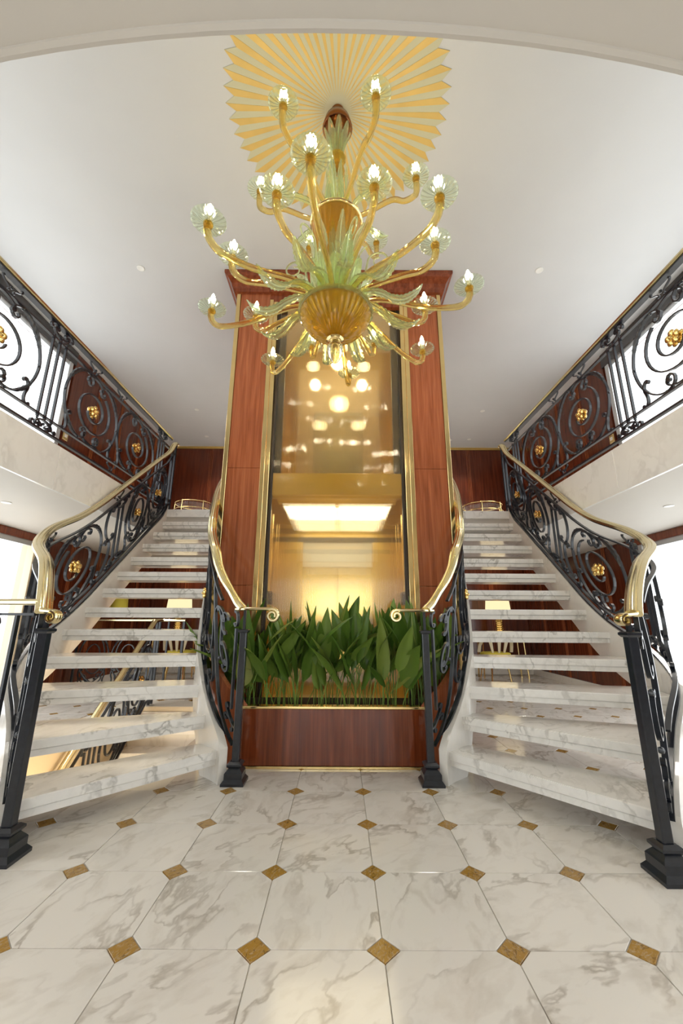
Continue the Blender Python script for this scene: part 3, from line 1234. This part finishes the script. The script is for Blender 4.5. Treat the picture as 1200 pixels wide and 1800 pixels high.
# ------------------------------------------------------------------ lift tower
tw = thing('lift_tower', (0, TY, 0), 'tall mahogany and brass lift tower with a reeded glass front', 'lift')
TB = 5.08
for s in (-1, 1):
    def bx(x0, x1, y0, y1, z0, z1, name, m_, c=.003):
        a, b_ = sorted((s * x0, s * x1))
        return MB().bbox((a, y0, z0), (b_, y1, z1), c).build(name, m_, tw)
    bx(1.125, 1.082, TY - .012, TY + .05, 0, 4.52, 'brass_corner', M['brass'])
    bx(1.08, .757, TY, TY + .04, 0, 1.30, 'wood_panel', M['wood_lift'])
    bx(1.08, .757, TY, TY + .04, 1.303, 2.44, 'wood_panel', M['wood_lift'])
    bx(1.08, .757, TY, TY + .04, 2.443, 4.52, 'wood_panel', M['wood_lift'])
    bx(.755, .712, TY - .016, TY + .04, 0, 4.42, 'brass_jamb', M['brass'])
    bx(.712, .668, TY - .006, TY + .10, 0, 4.40, 'brass_jamb', M['brass'])
    bx(1.12, 1.08, TY + .05, TB, 0, CEIL - .01, 'side_panel', M['wood_lift'])
    bx(.668, .640, TY + .06, TY + .10, 0, 4.40, 'dark_seal', M['dark_metal'])
# lintel and cornice
MB().bbox((-.755, TY, 4.34), (.755, TY + .05, 4.52), .003).build('lintel', M['wood_planter'], tw)
prof = [(0.0, 4.50), (.03, 4.51), (.03, 4.545), (.05, 4.56), (.06, 4.60), (.10, 4.66), (.125, 4.68), (.125, CEIL - .004), (0, CEIL - .004)]
rings = []
for x, y in ((-1.125, TB), (-1.125, TY), (1.125, TY), (1.125, TB)):
    r = []
    for o_, z in prof:
        sx = -1 if x < 0 else 1
        r.append((x + sx * o_, y - (o_ if y == TY else 0), z))
    rings.append(r)
MB().loft(rings, True, True).build('cornice', M['wood_planter'], tw)
# shaft interior
MB().box((-1.08, TB - .04, 0), (1.08, TB, CEIL - .01)).build('shaft_back', M['brass_soft'], tw)
for s in (-1, 1):
    a, b_ = sorted((s * .80, s * .84))
    MB().box((a, TY + .10, 0), (b_, TB - .04, CEIL - .02)).build('shaft_side', M['brass_soft'], tw)
MB().bbox((-.80, TY + .12, 2.17), (.80, TB - .05, 2.43), .006).build('lift_car_roof', M['brass_soft'], tw)
MB().bbox((-.66, TY + .08, 2.19), (.66, TY + .118, 2.42), .006).build('deck_band', M['brass_soft'], tw)
# lift car: frame of the ceiling light, panels, rear door, rails
lf = MB()
lf.box((-.60, 4.00, 2.14), (.60, 4.06, 2.17)).box((-.60, 4.64, 2.14), (.60, 4.70, 2.17)).box((-.60, 4.06, 2.14), (-.56, 4.64, 2.17)).box((.56, 4.06, 2.14), (.60, 4.64, 2.17)).box((-.02, 4.06, 2.14), (.02, 4.64, 2.17))
lfo = lf.build('ceiling_light_frame', M['brass_soft'], tw)
for s in (-1, 1):
    a, b_ = sorted((s * .02, s * .56))
    tag(MB().box((a, 4.06, 2.150), (b_, 4.64, 2.168)).build('light_panel', M['panel_light'], lfo), 'lit white ceiling panel of the lift car')
    a, b_ = sorted((s * .43, s * .79))
    MB().bbox((a, TB - .08, .02), (b_, TB - .04, 1.94), .004).build('rear_panel', M['brass_soft'], tw)
    MB().lathe([(.018, .2), (.018, 2.1)], (s * .70, TY + .5, 0), 10).build('guide_rail', M['brass'], tw, True)
    MB().bbox((s * .70 - .04, TY + .44, 1.15), (s * .70 + .04, TY + .53, 1.28), .005).build('bracket', M['dark_metal'], tw)
MB().bbox((-.80, TB - .09, 1.94), (.80, TB - .04, 2.0), .004).build('door_header', M['dark_metal'], tw)
for s in (-1, 1):
    a, b_ = sorted((s * .004, s * .43))
    MB().bbox((a, TB - .07, .02), (b_, TB - .05, 1.62), .003).build('lift_door', M['brass'], tw)
MB().bbox((-.43, TB - .075, 1.63), (.43, TB - .05, 1.93), .003).build('transom_panel', M['white_gloss'], tw)
for s in (-1, 1):
    bx(.668, .575, TY + .11, TY + .16, 2.43, 4.40, 'shaft_pilaster', M['olive'])
# upper storey behind the glass
MB().bbox((-.56, TB - .07, 2.44), (.56, TB - .045, 4.4), .004).build('upper_rear_panel', M['cream'], tw)
MB().bbox((-.33, TB - .10, 2.44), (.33, TB - .072, 3.72), .004).build('upper_door', M['door_grey'], tw)
for s in (-1, 1):
    sp = MB().lathe([(0, -.07), (.05, -.05), (.07, 0), (.05, .05), (0, .07)], (s * .30, TB - .45, 3.92), 14)
    tag(sp.build('globe_lamp', emit('globe lamp %s' % ('left' if s < 0 else 'right'), (1, .84, .52), 9.0), tw, True), 'lit globe lamp in the shaft')
MB().box((-.70, TY + .062, .02), (.70, TY + .070, 4.38)).build('glass_front', M['reeded'], tw)
MB().bbox((-.8, TY + .1, 0), (.8, TB - .05, .03), .003).build('lift_floor', M['stringer'], tw)
light('lift_upper_light', 'POINT', (0, 4.4, 4.1), 7, (1, .78, .42), .1)
light('lift_car_light', 'AREA', (0, 4.35, 2.13), 4.5, (1, .86, .58), 1.0, (0, 0, 0), size_y=.55)

# ------------------------------------------------------------------ planter and aspidistras
PF, PH = 3.19, .40


def side_curve(t):   # planter flank from front corner to tower, positive side
    P = [(.655, PF), (.80, 3.215), (.93, 3.33), (1.02, 3.52), (1.06, 3.70)]
    return catmull(P, t * 4)


pl = thing('planter', (0, 3.4, 0), 'low glossy mahogany planter box with a brass rim in front of the lift tower', 'planter')
MB().bbox((-.65, PF - .008, .018), (.65, PF + .03, PH - .018), .003).build('front_panel', M['wood_planter'], pl)
MB().bbox((-.655, PF - .014, 0), (.655, PF + .03, .016), .003).build('brass_plinth', M['brass'], pl)
MB().bbox((-.66, PF - .014, PH - .018), (.66, PF + .06, PH), .004).build('brass_rim', M['brass'], pl)
for s in (-1, 1):
    rings = []
    for k in range(13):
        x, y = side_curve(k / 12)
        x2, y2 = x - .03, y + .01
        hi = .40 + .35 * min(1, (k / 12) * 1.6)
        ring = [(s * x, y, 0), (s * x, y, hi), (s * x2, y2, hi), (s * x2, y2, 0)]
        rings.append(ring if s > 0 else ring[::-1])
    MB().loft(rings, True, True).build('side_panel', M['wood_lift'], pl)
poly = [(-.63, PF + .03), (.63, PF + .03)] + [(side_curve(k / 8)[0] - .04, side_curve(k / 8)[1] + .03) for k in range(1, 9)] + [(-side_curve(k / 8)[0] + .04, side_curve(k / 8)[1] + .03) for k in range(8, 0, -1)]
MB().prism(poly, .30, .365).build('soil', M['soil'], pl)


def leaf_mb(base, head, lean, stalk, blade, width, roll, curve):
    """one aspidistra leaf: thin stalk then a lance-shaped blade folded along its midrib"""
    d = V((math.cos(head), math.sin(head), 0))
    pts, p = [], V(base)
    el = math.radians(90) - lean * .3
    nst = 5
    for k in range(nst + 1):
        pts.append(p.copy())
        el -= lean * .5 / nst
        p = p + (d * math.cos(el) + V((0, 0, math.sin(el)))) * stalk / nst
    st = MB().sweep(pts, circ(.0032, 5), None)
    q, mid = pts[-1], []
    nb = 11
    els = []
    for k in range(nb + 1):
        mid.append(q.copy())
        els.append(el)
        el -= curve / nb
        q = q + (d * math.cos(el) + V((0, 0, math.sin(el)))) * blade / nb
    side0 = V((-math.sin(head), math.cos(head), 0))
    rings = []
    mb = MB()
    th = .0012
    for k in range(nb + 1):
        t = k / nb
        wd = width * .5 * (math.sin(PI * min(1, t ** .75)) ** .8) * (1 - .25 * t) + .0015
        up = V((-d.x * math.sin(els[k]), -d.y * math.sin(els[k]), math.cos(els[k])))
        sd = side0 * math.cos(roll) + up * math.sin(roll)
        nr = sd.cross((mid[min(k + 1, nb)] - mid[max(k - 1, 0)]).normalized())
        wave = .10 * wd * math.sin(t * 9 + head * 3)
        c = mid[k]
        L_ = c + sd * wd + nr * (wd * .32 + wave)
        R_ = c - sd * wd + nr * (wd * .32 - wave)
        Lm, Rm = c + sd * wd * .5 + nr * wd * .10, c - sd * wd * .5 + nr * wd * .10
        rings.append([L_, Lm, c, Rm, R_, Rm - nr * th, c - nr * th * 1.5, Lm - nr * th])
    mb.loft(rings, True, True)
    return st, mb


plants = []
PX = [-.90, -.78, -.60, -.40, -.20, .0, .20, .42, .60, .78, .90]
names = ['at the far left end of the planter', 'second from the left, behind the left inner newel', 'third from the left, inside the left brass volute',
         'left of the middle with a tall upright leaf', 'left centre with a forked pair of low leaves', 'in the very middle of the planter',
         'right centre with a long leaning leaf', 'right of the middle, third before the right volute', 'under the right brass volute',
         'second from the right, behind the right inner newel', 'at the far right end of the planter']
for i, px in enumerate(PX):
    py = 3.33 if abs(px) < .7 else 3.50
    pt = thing('aspidistra', (px, py, .36), 'green broad-leaved aspidistra ' + names[i], 'plant', 'aspidistras in the mahogany planter')
    nl = 18 if abs(px) < .85 else 10
    for k in range(nl):
        bx_, by_ = px + random.uniform(-.10, .10), py + random.uniform(-.09, .20)
        if abs(px) > .7:
            by_ = py + random.uniform(-.10, .10)
        head = random.uniform(0, 2 * PI)
        front = by_ < py
        tall = random.random()
        stalk = random.uniform(.24, .44) if not front else random.uniform(.12, .34)
        blade = random.uniform(.34, .50) if tall > .2 else random.uniform(.22, .34)
        lean = abs(random.gauss(.35, .30))
        if 0 < head < PI:      # leaves leaning back stop at the lift glass
            lean = min(lean, .30)
        if abs(px) > .7:
            lean, blade = lean * .6, blade * .85
        st, bl = leaf_mb((bx_, by_, .36), head, min(lean, 1.0), stalk, blade, random.uniform(.095, .155), random.uniform(-.7, .7), random.uniform(.05, .9) * (1 if lean > .3 else .5))
        lo = bl.build('leaf', M['leaf'], pt, True, angle=80)
        st.build('stalk', M['stalk'], lo)

# ------------------------------------------------------------------ chandelier
ch = thing('chandelier', (0, CY, CEIL), 'large amber and green blown glass chandelier with three tiers of lit candle arms', 'chandelier')
CC = V((0, CY, 0))


def clathe(prof, name, m_, n=32, rib=0.0, parent=None, smooth=True):
    return MB().lathe(prof, CC, n, None, rib).build(name, m_, parent or ch, smooth, angle=75)


clathe([(0, CEIL - .004), (.05, CEIL - .006), (.05, CEIL - .02), (.03, CEIL - .04), (.035, CEIL - .06), (.095, CEIL - .11), (.112, CEIL - .19), (.104, CEIL - .20), (.06, CEIL - .17), (0, CEIL - .16)], 'canopy', M['bronze'], 24)
clathe([(.008, 2.9), (.008, CEIL - .16)], 'rod', M['brass'], 8)
clathe([(.03, 4.05), (.055, 4.10), (.04, 4.18), (.060, 4.22), (.060, 4.24), (.035, 4.27), (.028, 4.45)], 'upper_knob', M['amber_deep'], 24, .05)
clathe([(.03, 3.66), (.06, 3.72), (.038, 3.82), (.032, 3.95), (.045, 4.02), (.03, 4.06)], 'upper_stem', M['clear'], 24, .05)
# middle bowl
clathe([(.172, 3.618), (.182, 3.625), (.182, 3.635), (.166, 3.635)], 'bowl_rim', M['brass'], 40)
clathe([(.05, 2.92), (.075, 3.0), (.055, 3.1), (.045, 3.2), (.06, 3.28), (.04, 3.31)], 'lower_stem', M['clear'], 24, .06)
# large bowl
def fluted(prof, name, m_, n, dz):
    rings = []
    for r, z in prof:
        w_ = min(1.0, r / .06)
        rings.append([CC + V((r * (1 - (.02 if j % 2 else 0)) * math.cos(2 * PI * j / n), r * (1 - (.02 if j % 2 else 0)) * math.sin(2 * PI * j / n), z + (dz * w_ if j % 2 else 0))) for j in range(n)])
    return MB().loft(rings, True, True).build(name, m_, ch, True, angle=18)


fluted([(.02, 2.706), (.05, 2.710), (.09, 2.725), (.13, 2.752), (.155, 2.775), (.160, 2.772), (.19, 2.805), (.220, 2.855), (.226, 2.88), (.216, 2.885), (.208, 2.862), (.175, 2.82), (.115, 2.775), (.05, 2.745), (.02, 2.74)], 'large_bowl', M['amber_deep'], 72, .009)
fluted([(.02, 3.30), (.07, 3.31), (.115, 3.36), (.150, 3.46), (.168, 3.58), (.172, 3.62), (.164, 3.62), (.158, 3.58), (.140, 3.475), (.105, 3.385), (.06, 3.34), (.02, 3.335)], 'middle_bowl', M['amber_deep'], 56, .007)
clathe([(.218, 2.875), (.236, 2.885), (.240, 2.90), (.20, 2.93), (.10, 2.95), (.10, 2.94), (.19, 2.915)], 'bowl_collar', M['clear'], 48, .02)
clathe([(.05, 2.712), (.058, 2.70), (.045, 2.685), (.03, 2.68)], 'finial_ring', M['brass'], 24)
clathe([(.02, 2.685), (.045, 2.66), (.05, 2.63), (.038, 2.58), (.02, 2.545), (0, 2.53)], 'finial_drop', M['clear'], 20, .08)


def arm(rng, ang, R_, Z, hub_r, hub_z, dip, nm='arm'):
    d = V((math.sin(ang), -math.cos(ang), 0))
    P = [(hub_r, hub_z), (hub_r + (R_ - hub_r) * .25, hub_z + .02), (R_ * .68, dip + .005), (R_ - .09, dip - .012), (R_ - .022, dip + .022), (R_, dip + .07), (R_, Z)]
    prof = smooth_path(P, 5)
    pts = [CC + d * r + V((0, 0, z)) for r, z in prof]
    sd = V((-d.y, d.x, 0))
    n = len(pts)
    sc = [.85 + .3 * (k / n) for k in range(n)]
    a = MB().sweep(pts, circ(.0195, 16, -.16), [sd] * n, sc, True, .09).build(nm, M['amber'], ch, True, angle=85)
    c = CC + d * R_ + V((0, 0, Z))
    # drip pan: ribbed shallow dish
    rings = []
    N_ = 44
    rb = .092
    for r, z in ((.016, .0), (.030, .004), (.06, .006), (.084, .015), (rb, .024), (rb - .002, .027), (.082, .019), (.058, .010), (.030, .008), (.014, .006)):
        rings.append([c + V((r * math.cos(2 * PI * j / N_), r * math.sin(2 * PI * j / N_), z + (.0042 if j % 2 else 0) * min(1, r / .05))) for j in range(N_)])
    MB().loft(rings, True, True).build('drip_pan', M['disc'], a, True, angle=20)
    MB().lathe([(.022, -.012), (.026, -.004), (.026, .006), (.018, .014), (.016, .026), (.012, .028)], c, 16).build('candle_cup', M['amber_deep'], a, True)
    MB().lathe([(.0115, .024), (.0115, .075), (.008, .079)], c, 12).build('candle', M['candle'], a, True)
    b_ = MB().lathe([(.006, .078), (.0125, .090), (.0145, .104), (.011, .122), (.005, .138), (0, .145)], c, 12).build('bulb', M['bulb'], a, True)
    return a


DEG = math.radians
for k in range(8):
    arm(1, DEG(-7 + 45 * k), .84, 3.0, .11, 2.955, 2.885)
for k in range(8):
    arm(2, DEG(-27 + 45 * k), .655, 3.117, .10, 2.985, 2.99)
for k in range(6):
    arm(3, DEG(-35 + 60 * k), .555, 3.98, .07, 3.68, 3.80)


def glass_leaf(prof, ang, wmax, name='glass_leaf', m_=None, serr=.22, sdv=None):
    """blown leaf: flattened, ribbed and serrated, along a profile (r, z)"""
    d = V((math.sin(ang), -math.cos(ang), 0))
    sd = V((d.y * -1, d.x, 0))
    q = smooth_path(prof, 6)
    n = len(q)
    pts = [CC + d * r + V((0, 0, z)) for r, z in q]
    sc = []
    for k in range(n):
        t = k / (n - 1)
        g = (math.sin(PI * min(1, .12 + .88 * t) ** 1.1) ** .7 if t < 1 else 0.02)
        g = max(.06, g) * (1 + serr * (.5 if k % 2 else -.5))
        sc.append((g, .35 + .65 * g))
    sec = [(wmax / 2, 0), (wmax * .28, .007), (wmax * .10, .003), (0, .010), (-wmax * .10, .003), (-wmax * .28, .007), (-wmax / 2, 0), (-wmax * .28, -.004), (0, -.008), (wmax * .28, -.004)]
    return MB().sweep(pts, sec, [sd] * n, sc).build(name, m_ or M['green'], ch, True, angle=50)


for k in range(12):     # drooping S leaves round the large bowl
    a = DEG(-7 + 15 + 30 * k)
    dz = .012 * (k % 2)
    glass_leaf([(.14, 2.95 + dz), (.22, 2.985 + dz), (.31, 2.95), (.38, 2.885), (.45, 2.86), (.52, 2.885), (.56, 2.93)], a, .088)
for k in range(8):      # upright leaves from the large bowl
    a = DEG(12 + 45 * k)
    glass_leaf([(.10, 2.95), (.15, 3.06), (.165, 3.2), (.15, 3.32), (.17, 3.42), (.22, 3.50)], a, .075, 'upright_leaf', None, .12)
for k in range(8):
    a = DEG(-10 + 45 * k)
    glass_leaf([(.07, 3.0), (.085, 3.15), (.10, 3.3), (.13, 3.42), (.14, 3.52)], a, .055, 'upright_leaf', None, .1)
for k in range(10):     # short collar of broad leaves
    a = DEG(36 * k)
    glass_leaf([(.13, 2.94), (.18, 3.02), (.215, 3.09), (.26, 3.12)], a, .09, 'collar_leaf', None, .08)
for k in range(8):      # above the middle bowl
    a = DEG(20 + 45 * k)
    glass_leaf([(.06, 3.64), (.085, 3.75), (.08, 3.88), (.07, 4.0), (.085, 4.12)], a, .05, 'upright_leaf', None, .12)
for k in range(6):      # leaves leaning between the top arms
    a = DEG(-5 + 60 * k)
    glass_leaf([(.08, 3.66), (.18, 3.72), (.28, 3.72), (.36, 3.70), (.42, 3.74)], a, .05)
for k in range(8):      # crown of pointed leaves below the canopy
    a = DEG(8 + 45 * k)
    glass_leaf([(.035, 4.24), (.04, 4.30), (.055, 4.38), (.082, 4.46), (.10, 4.53)], a, .060, 'crown_leaf', None, .1)
for k in range(6):      # thin curls of glass
    a = DEG(22 + 60 * k)
    d = V((math.sin(a), -math.cos(a), 0))
    pts = []
    for j in range(44):
        t = j / 43
        if t < .4:
            r, z = .16 + .05 * (t / .4), 2.98 + .30 * (t / .4)
        else:
            u = (t - .4) / .6
            an = PI - u * 2 * PI * 1.3
            rr2 = .075 * (1 - .7 * u)
            r, z = .285 + math.cos(an) * rr2, 3.28 + math.sin(an) * rr2
        pts.append(CC + d * r + V((0, 0, z)))
    sc = [1.2 - .7 * j / 43 for j in range(44)]
    MB().sweep(pts, circ(.008, 8), [V((-d.y, d.x, 0))] * 44, sc).build('glass_curl', M['green'], ch, True, angle=80)

# ------------------------------------------------------------------ ceiling downlights
spots = [(170, 600, -2.2), (301, 747, 0), (1022, 600, 0), (898, 747, 0), (333, 778, 0), (365, 779, 0), (857, 779, 0), (824, 780, 0)]
DL = [(0, 6.6, CEIL, 'behind the lift tower'), (-3.1, 1.9, CEIL, 'above the left balcony walkway, added fill light'), (3.1, 1.9, CEIL, 'above the right balcony walkway, added fill light'),  # balcony walkway pair is added out of view to brighten the ceiling
      (-2.17, 3.62, CEIL, 'between the left balcony rail and the tower'), (2.20, 3.62, CEIL, 'between the right balcony rail and the tower'),
      (-2.62, 6.72, CEIL, 'over the left end of the landing'), (2.62, 6.72, CEIL, 'over the right end of the landing'),
      (-2.80, 7.85, CEIL, 'by the far panelled wall, outer left one'), (-2.42, 7.95, CEIL, 'by the far panelled wall, inner left one'),
      (2.74, 7.92, CEIL, 'by the far panelled wall, outer right one'), (2.35, 7.98, CEIL, 'by the far panelled wall, inner right one'),
      (-3.0, 3.55, SOF, 'under the left balcony'), (3.02, 3.55, SOF, 'under the right balcony'),
      (-2.9, 6.2, SOF, 'under the landing on the left'), (2.9, 6.2, SOF, 'under the landing on the right'),
      (-.9, -.3, SOF, 'above the camera on the left'), (.9, -.3, SOF, 'above the camera on the right')]
for x, y, z, w in DL:
    dl = thing('downlight', (x, y, z), 'small round recessed downlight in the white ceiling ' + w, 'downlight', 'recessed ceiling downlights')
    MB().lathe([(.022, -.001), (.040, -.001), (.040, -.006), (.030, -.009), (.022, -.006)], (x, y, z), 20).build('trim_ring', M['white_gloss'], dl, True)
    MB().lathe([(0, -.004), (.022, -.004), (.022, -.001), (0, -.001)], (x, y, z), 16).build('lens', M['downlight'], dl)
    light('downlight_beam', 'SPOT', (x, y, z - .012), ((240 if y < 7.5 else 40) if y > 5 else 60) if z > 3 else 42, (1, .94, .86), .045, spot_size=math.radians(80 if z > 3 else 120), spot_blend=.6)

# ------------------------------------------------------------------ lower room furniture
for s, nm in ((-1, 'left'), (1, 'right')):
    X = s * 3.03
    ct = thing('console_table', (X, 7.95, 0), 'slim cream console table with gold legs against the far wall on the %s' % nm, 'table')
    MB().bbox((X - .45, 7.78, .74), (X + .45, 8.18, .78), .008).build('tabletop', M['cream_fab'], ct)
    for dx in (-.40, .40):
        for dy in (-.14, .17):
            MB().sweep([(X + dx, 7.95 + dy, 0), (X + dx * .92, 7.95 + dy * .9, .74)], circ(.014, 8)).build('leg', M['brass'], ct, True)
    lp = thing('table_lamp', (X, 7.95, .78), 'lit cream shaded table lamp with a ringed gold base on the %s console' % nm, 'lamp')
    prof = [(.09, .78), (.09, .80)]
    for k in range(9):
        z = .81 + k * .034
        r = .075 - .02 * math.sin(k / 8 * PI)
        prof += [(r, z), (r + .012, z + .012), (r, z + .026)]
    prof += [(.02, 1.12), (.015, 1.18)]
    MB().lathe(prof, (X, 7.95, 0), 24).build('lamp_base', M['brass'], lp, True, angle=60)
    MB().lathe([(.235, 1.13), (.205, 1.44), (.200, 1.44), (.230, 1.13)], (X, 7.95, 0), 32).build('lamp_shade', M['shade'], lp, True)
    light('table_lamp_bulb', 'POINT', (X, 7.95, 1.28), 10, (1, .80, .5), .06)
    # chair with splayed cream struts, yellow cushion and gold legs
    cx, cy = s * 2.62, 7.15
    cr = thing('dining_chair', (cx, cy, 0), 'round yellow cushioned chair with gold legs before the %s console table' % nm, 'chair')
    MB().lathe([(0, .43), (.22, .43), (.245, .45), (.245, .475), (.22, .495), (0, .50)], (cx, cy, 0), 24).build('seat', M['yellow_fab'], cr, True)
    MB().lathe([(.23, .40), (.25, .405), (.25, .43), (.23, .43)], (cx, cy, 0), 24).build('seat_ring', M['brass'], cr, True)
    for k in range(5):
        a = 2 * PI * k / 5 + .3
        MB().sweep([(cx + .20 * math.cos(a), cy + .20 * math.sin(a), .41), (cx + .27 * math.cos(a), cy + .27 * math.sin(a), 0)], circ(.014, 8), None, [1.2, .6]).build('leg', M['brass'], cr, True)
    arcp = []
    for k in range(17):
        a = PI + PI * k / 16
        arcp.append((cx + .27 * math.cos(a), cy + .24 * math.sin(a) * 1.0, .50 + .28 * math.sin(PI * k / 16) ** .6))
    MB().sweep(arcp, rect(.05, .022), None).build('backrest', M['cream_fab'], cr)
    for k in (5, 8, 11):
        a = PI + PI * k / 16
        MB().sweep([(cx + .16 * math.cos(a), cy + .18 * math.sin(a), .48), (cx + .27 * math.cos(a), cy + .24 * math.sin(a), .77)], rect(.05, .02), [(1, 0, 0)] * 2, [.6, 1.3]).build('back_strut', M['cream_fab'], cr)
    # second chair behind
    # gold wire table up on the landing
    wx, wy = s * 2.25, 6.15
    wt_ = thing('wire_table', (wx, wy, UP), 'low round gold wire table at the top of the %s staircase' % nm, 'table')
    for z, r in ((.36, .30), (.25, .31), (.14, .29)):
        MB().sweep([(wx + r * math.cos(2 * PI * k / 32), wy + r * math.sin(2 * PI * k / 32), UP + z) for k in range(33)], circ(.007, 6)).build('ring', M['brass'], wt_, True)
    for k in range(6):
        a = 2 * PI * k / 6 + .2
        MB().sweep([(wx + .29 * math.cos(a), wy + .29 * math.sin(a), UP), (wx + .31 * math.cos(a), wy + .31 * math.sin(a), UP + .25), (wx + .30 * math.cos(a), wy + .30 * math.sin(a), UP + .37)], circ(.007, 6)).build('leg', M['brass'], wt_, True)
    MB().lathe([(0, .33), (.285, .33), (.285, .34), (0, .34)], (wx, wy, UP), 28).build('glass_top', M['pane'], wt_)
    # switch plate on the upper side wall
    sw = thing('wall_switch', (s * (WX - .02), 5.16, UP + 1.05), 'small brass switch plate on the %s upper panelled wall' % nm, 'switch')
    a, b_ = sorted((s * (WX - .03), s * (WX - .018)))
    MB().bbox((a, 5.11, UP + 1.0), (b_, 5.21, UP + 1.12), .003).build('plate', M['brass'], sw)
    a, b_ = sorted((s * (WX - .036), s * (WX - .03)))
    MB().bbox((a, 5.135, UP + 1.04), (b_, 5.185, UP + 1.085), .002).build('rocker', M['white_gloss'], sw)

# yellow lamp glimpsed at the lower left wall
yl = thing('wall_lamp', (-3.70, 6.9, 1.2), 'yellow shaded wall lamp on the lower left panelled wall', 'lamp')
MB().box((-3.80, 6.86, 1.12), (-3.77, 6.94, 1.28)).build('wall_plate', M['brass'], yl)
MB().lathe([(.14, 1.06), (.12, 1.32), (.115, 1.32), (.135, 1.06)], (-3.62, 6.9, 0), 20).build('lamp_shade', M['yellow_fab'], yl, True)
MB().sweep([(-3.77, 6.9, 1.16), (-3.62, 6.9, 1.16), (-3.62, 6.9, 1.2)], circ(.01, 6)).build('lamp_arm', M['brass'], yl, True)
light('lower_deck_light', 'POINT', (-1.6, 3.2, -.9), 40, (1, .88, .66), .2)
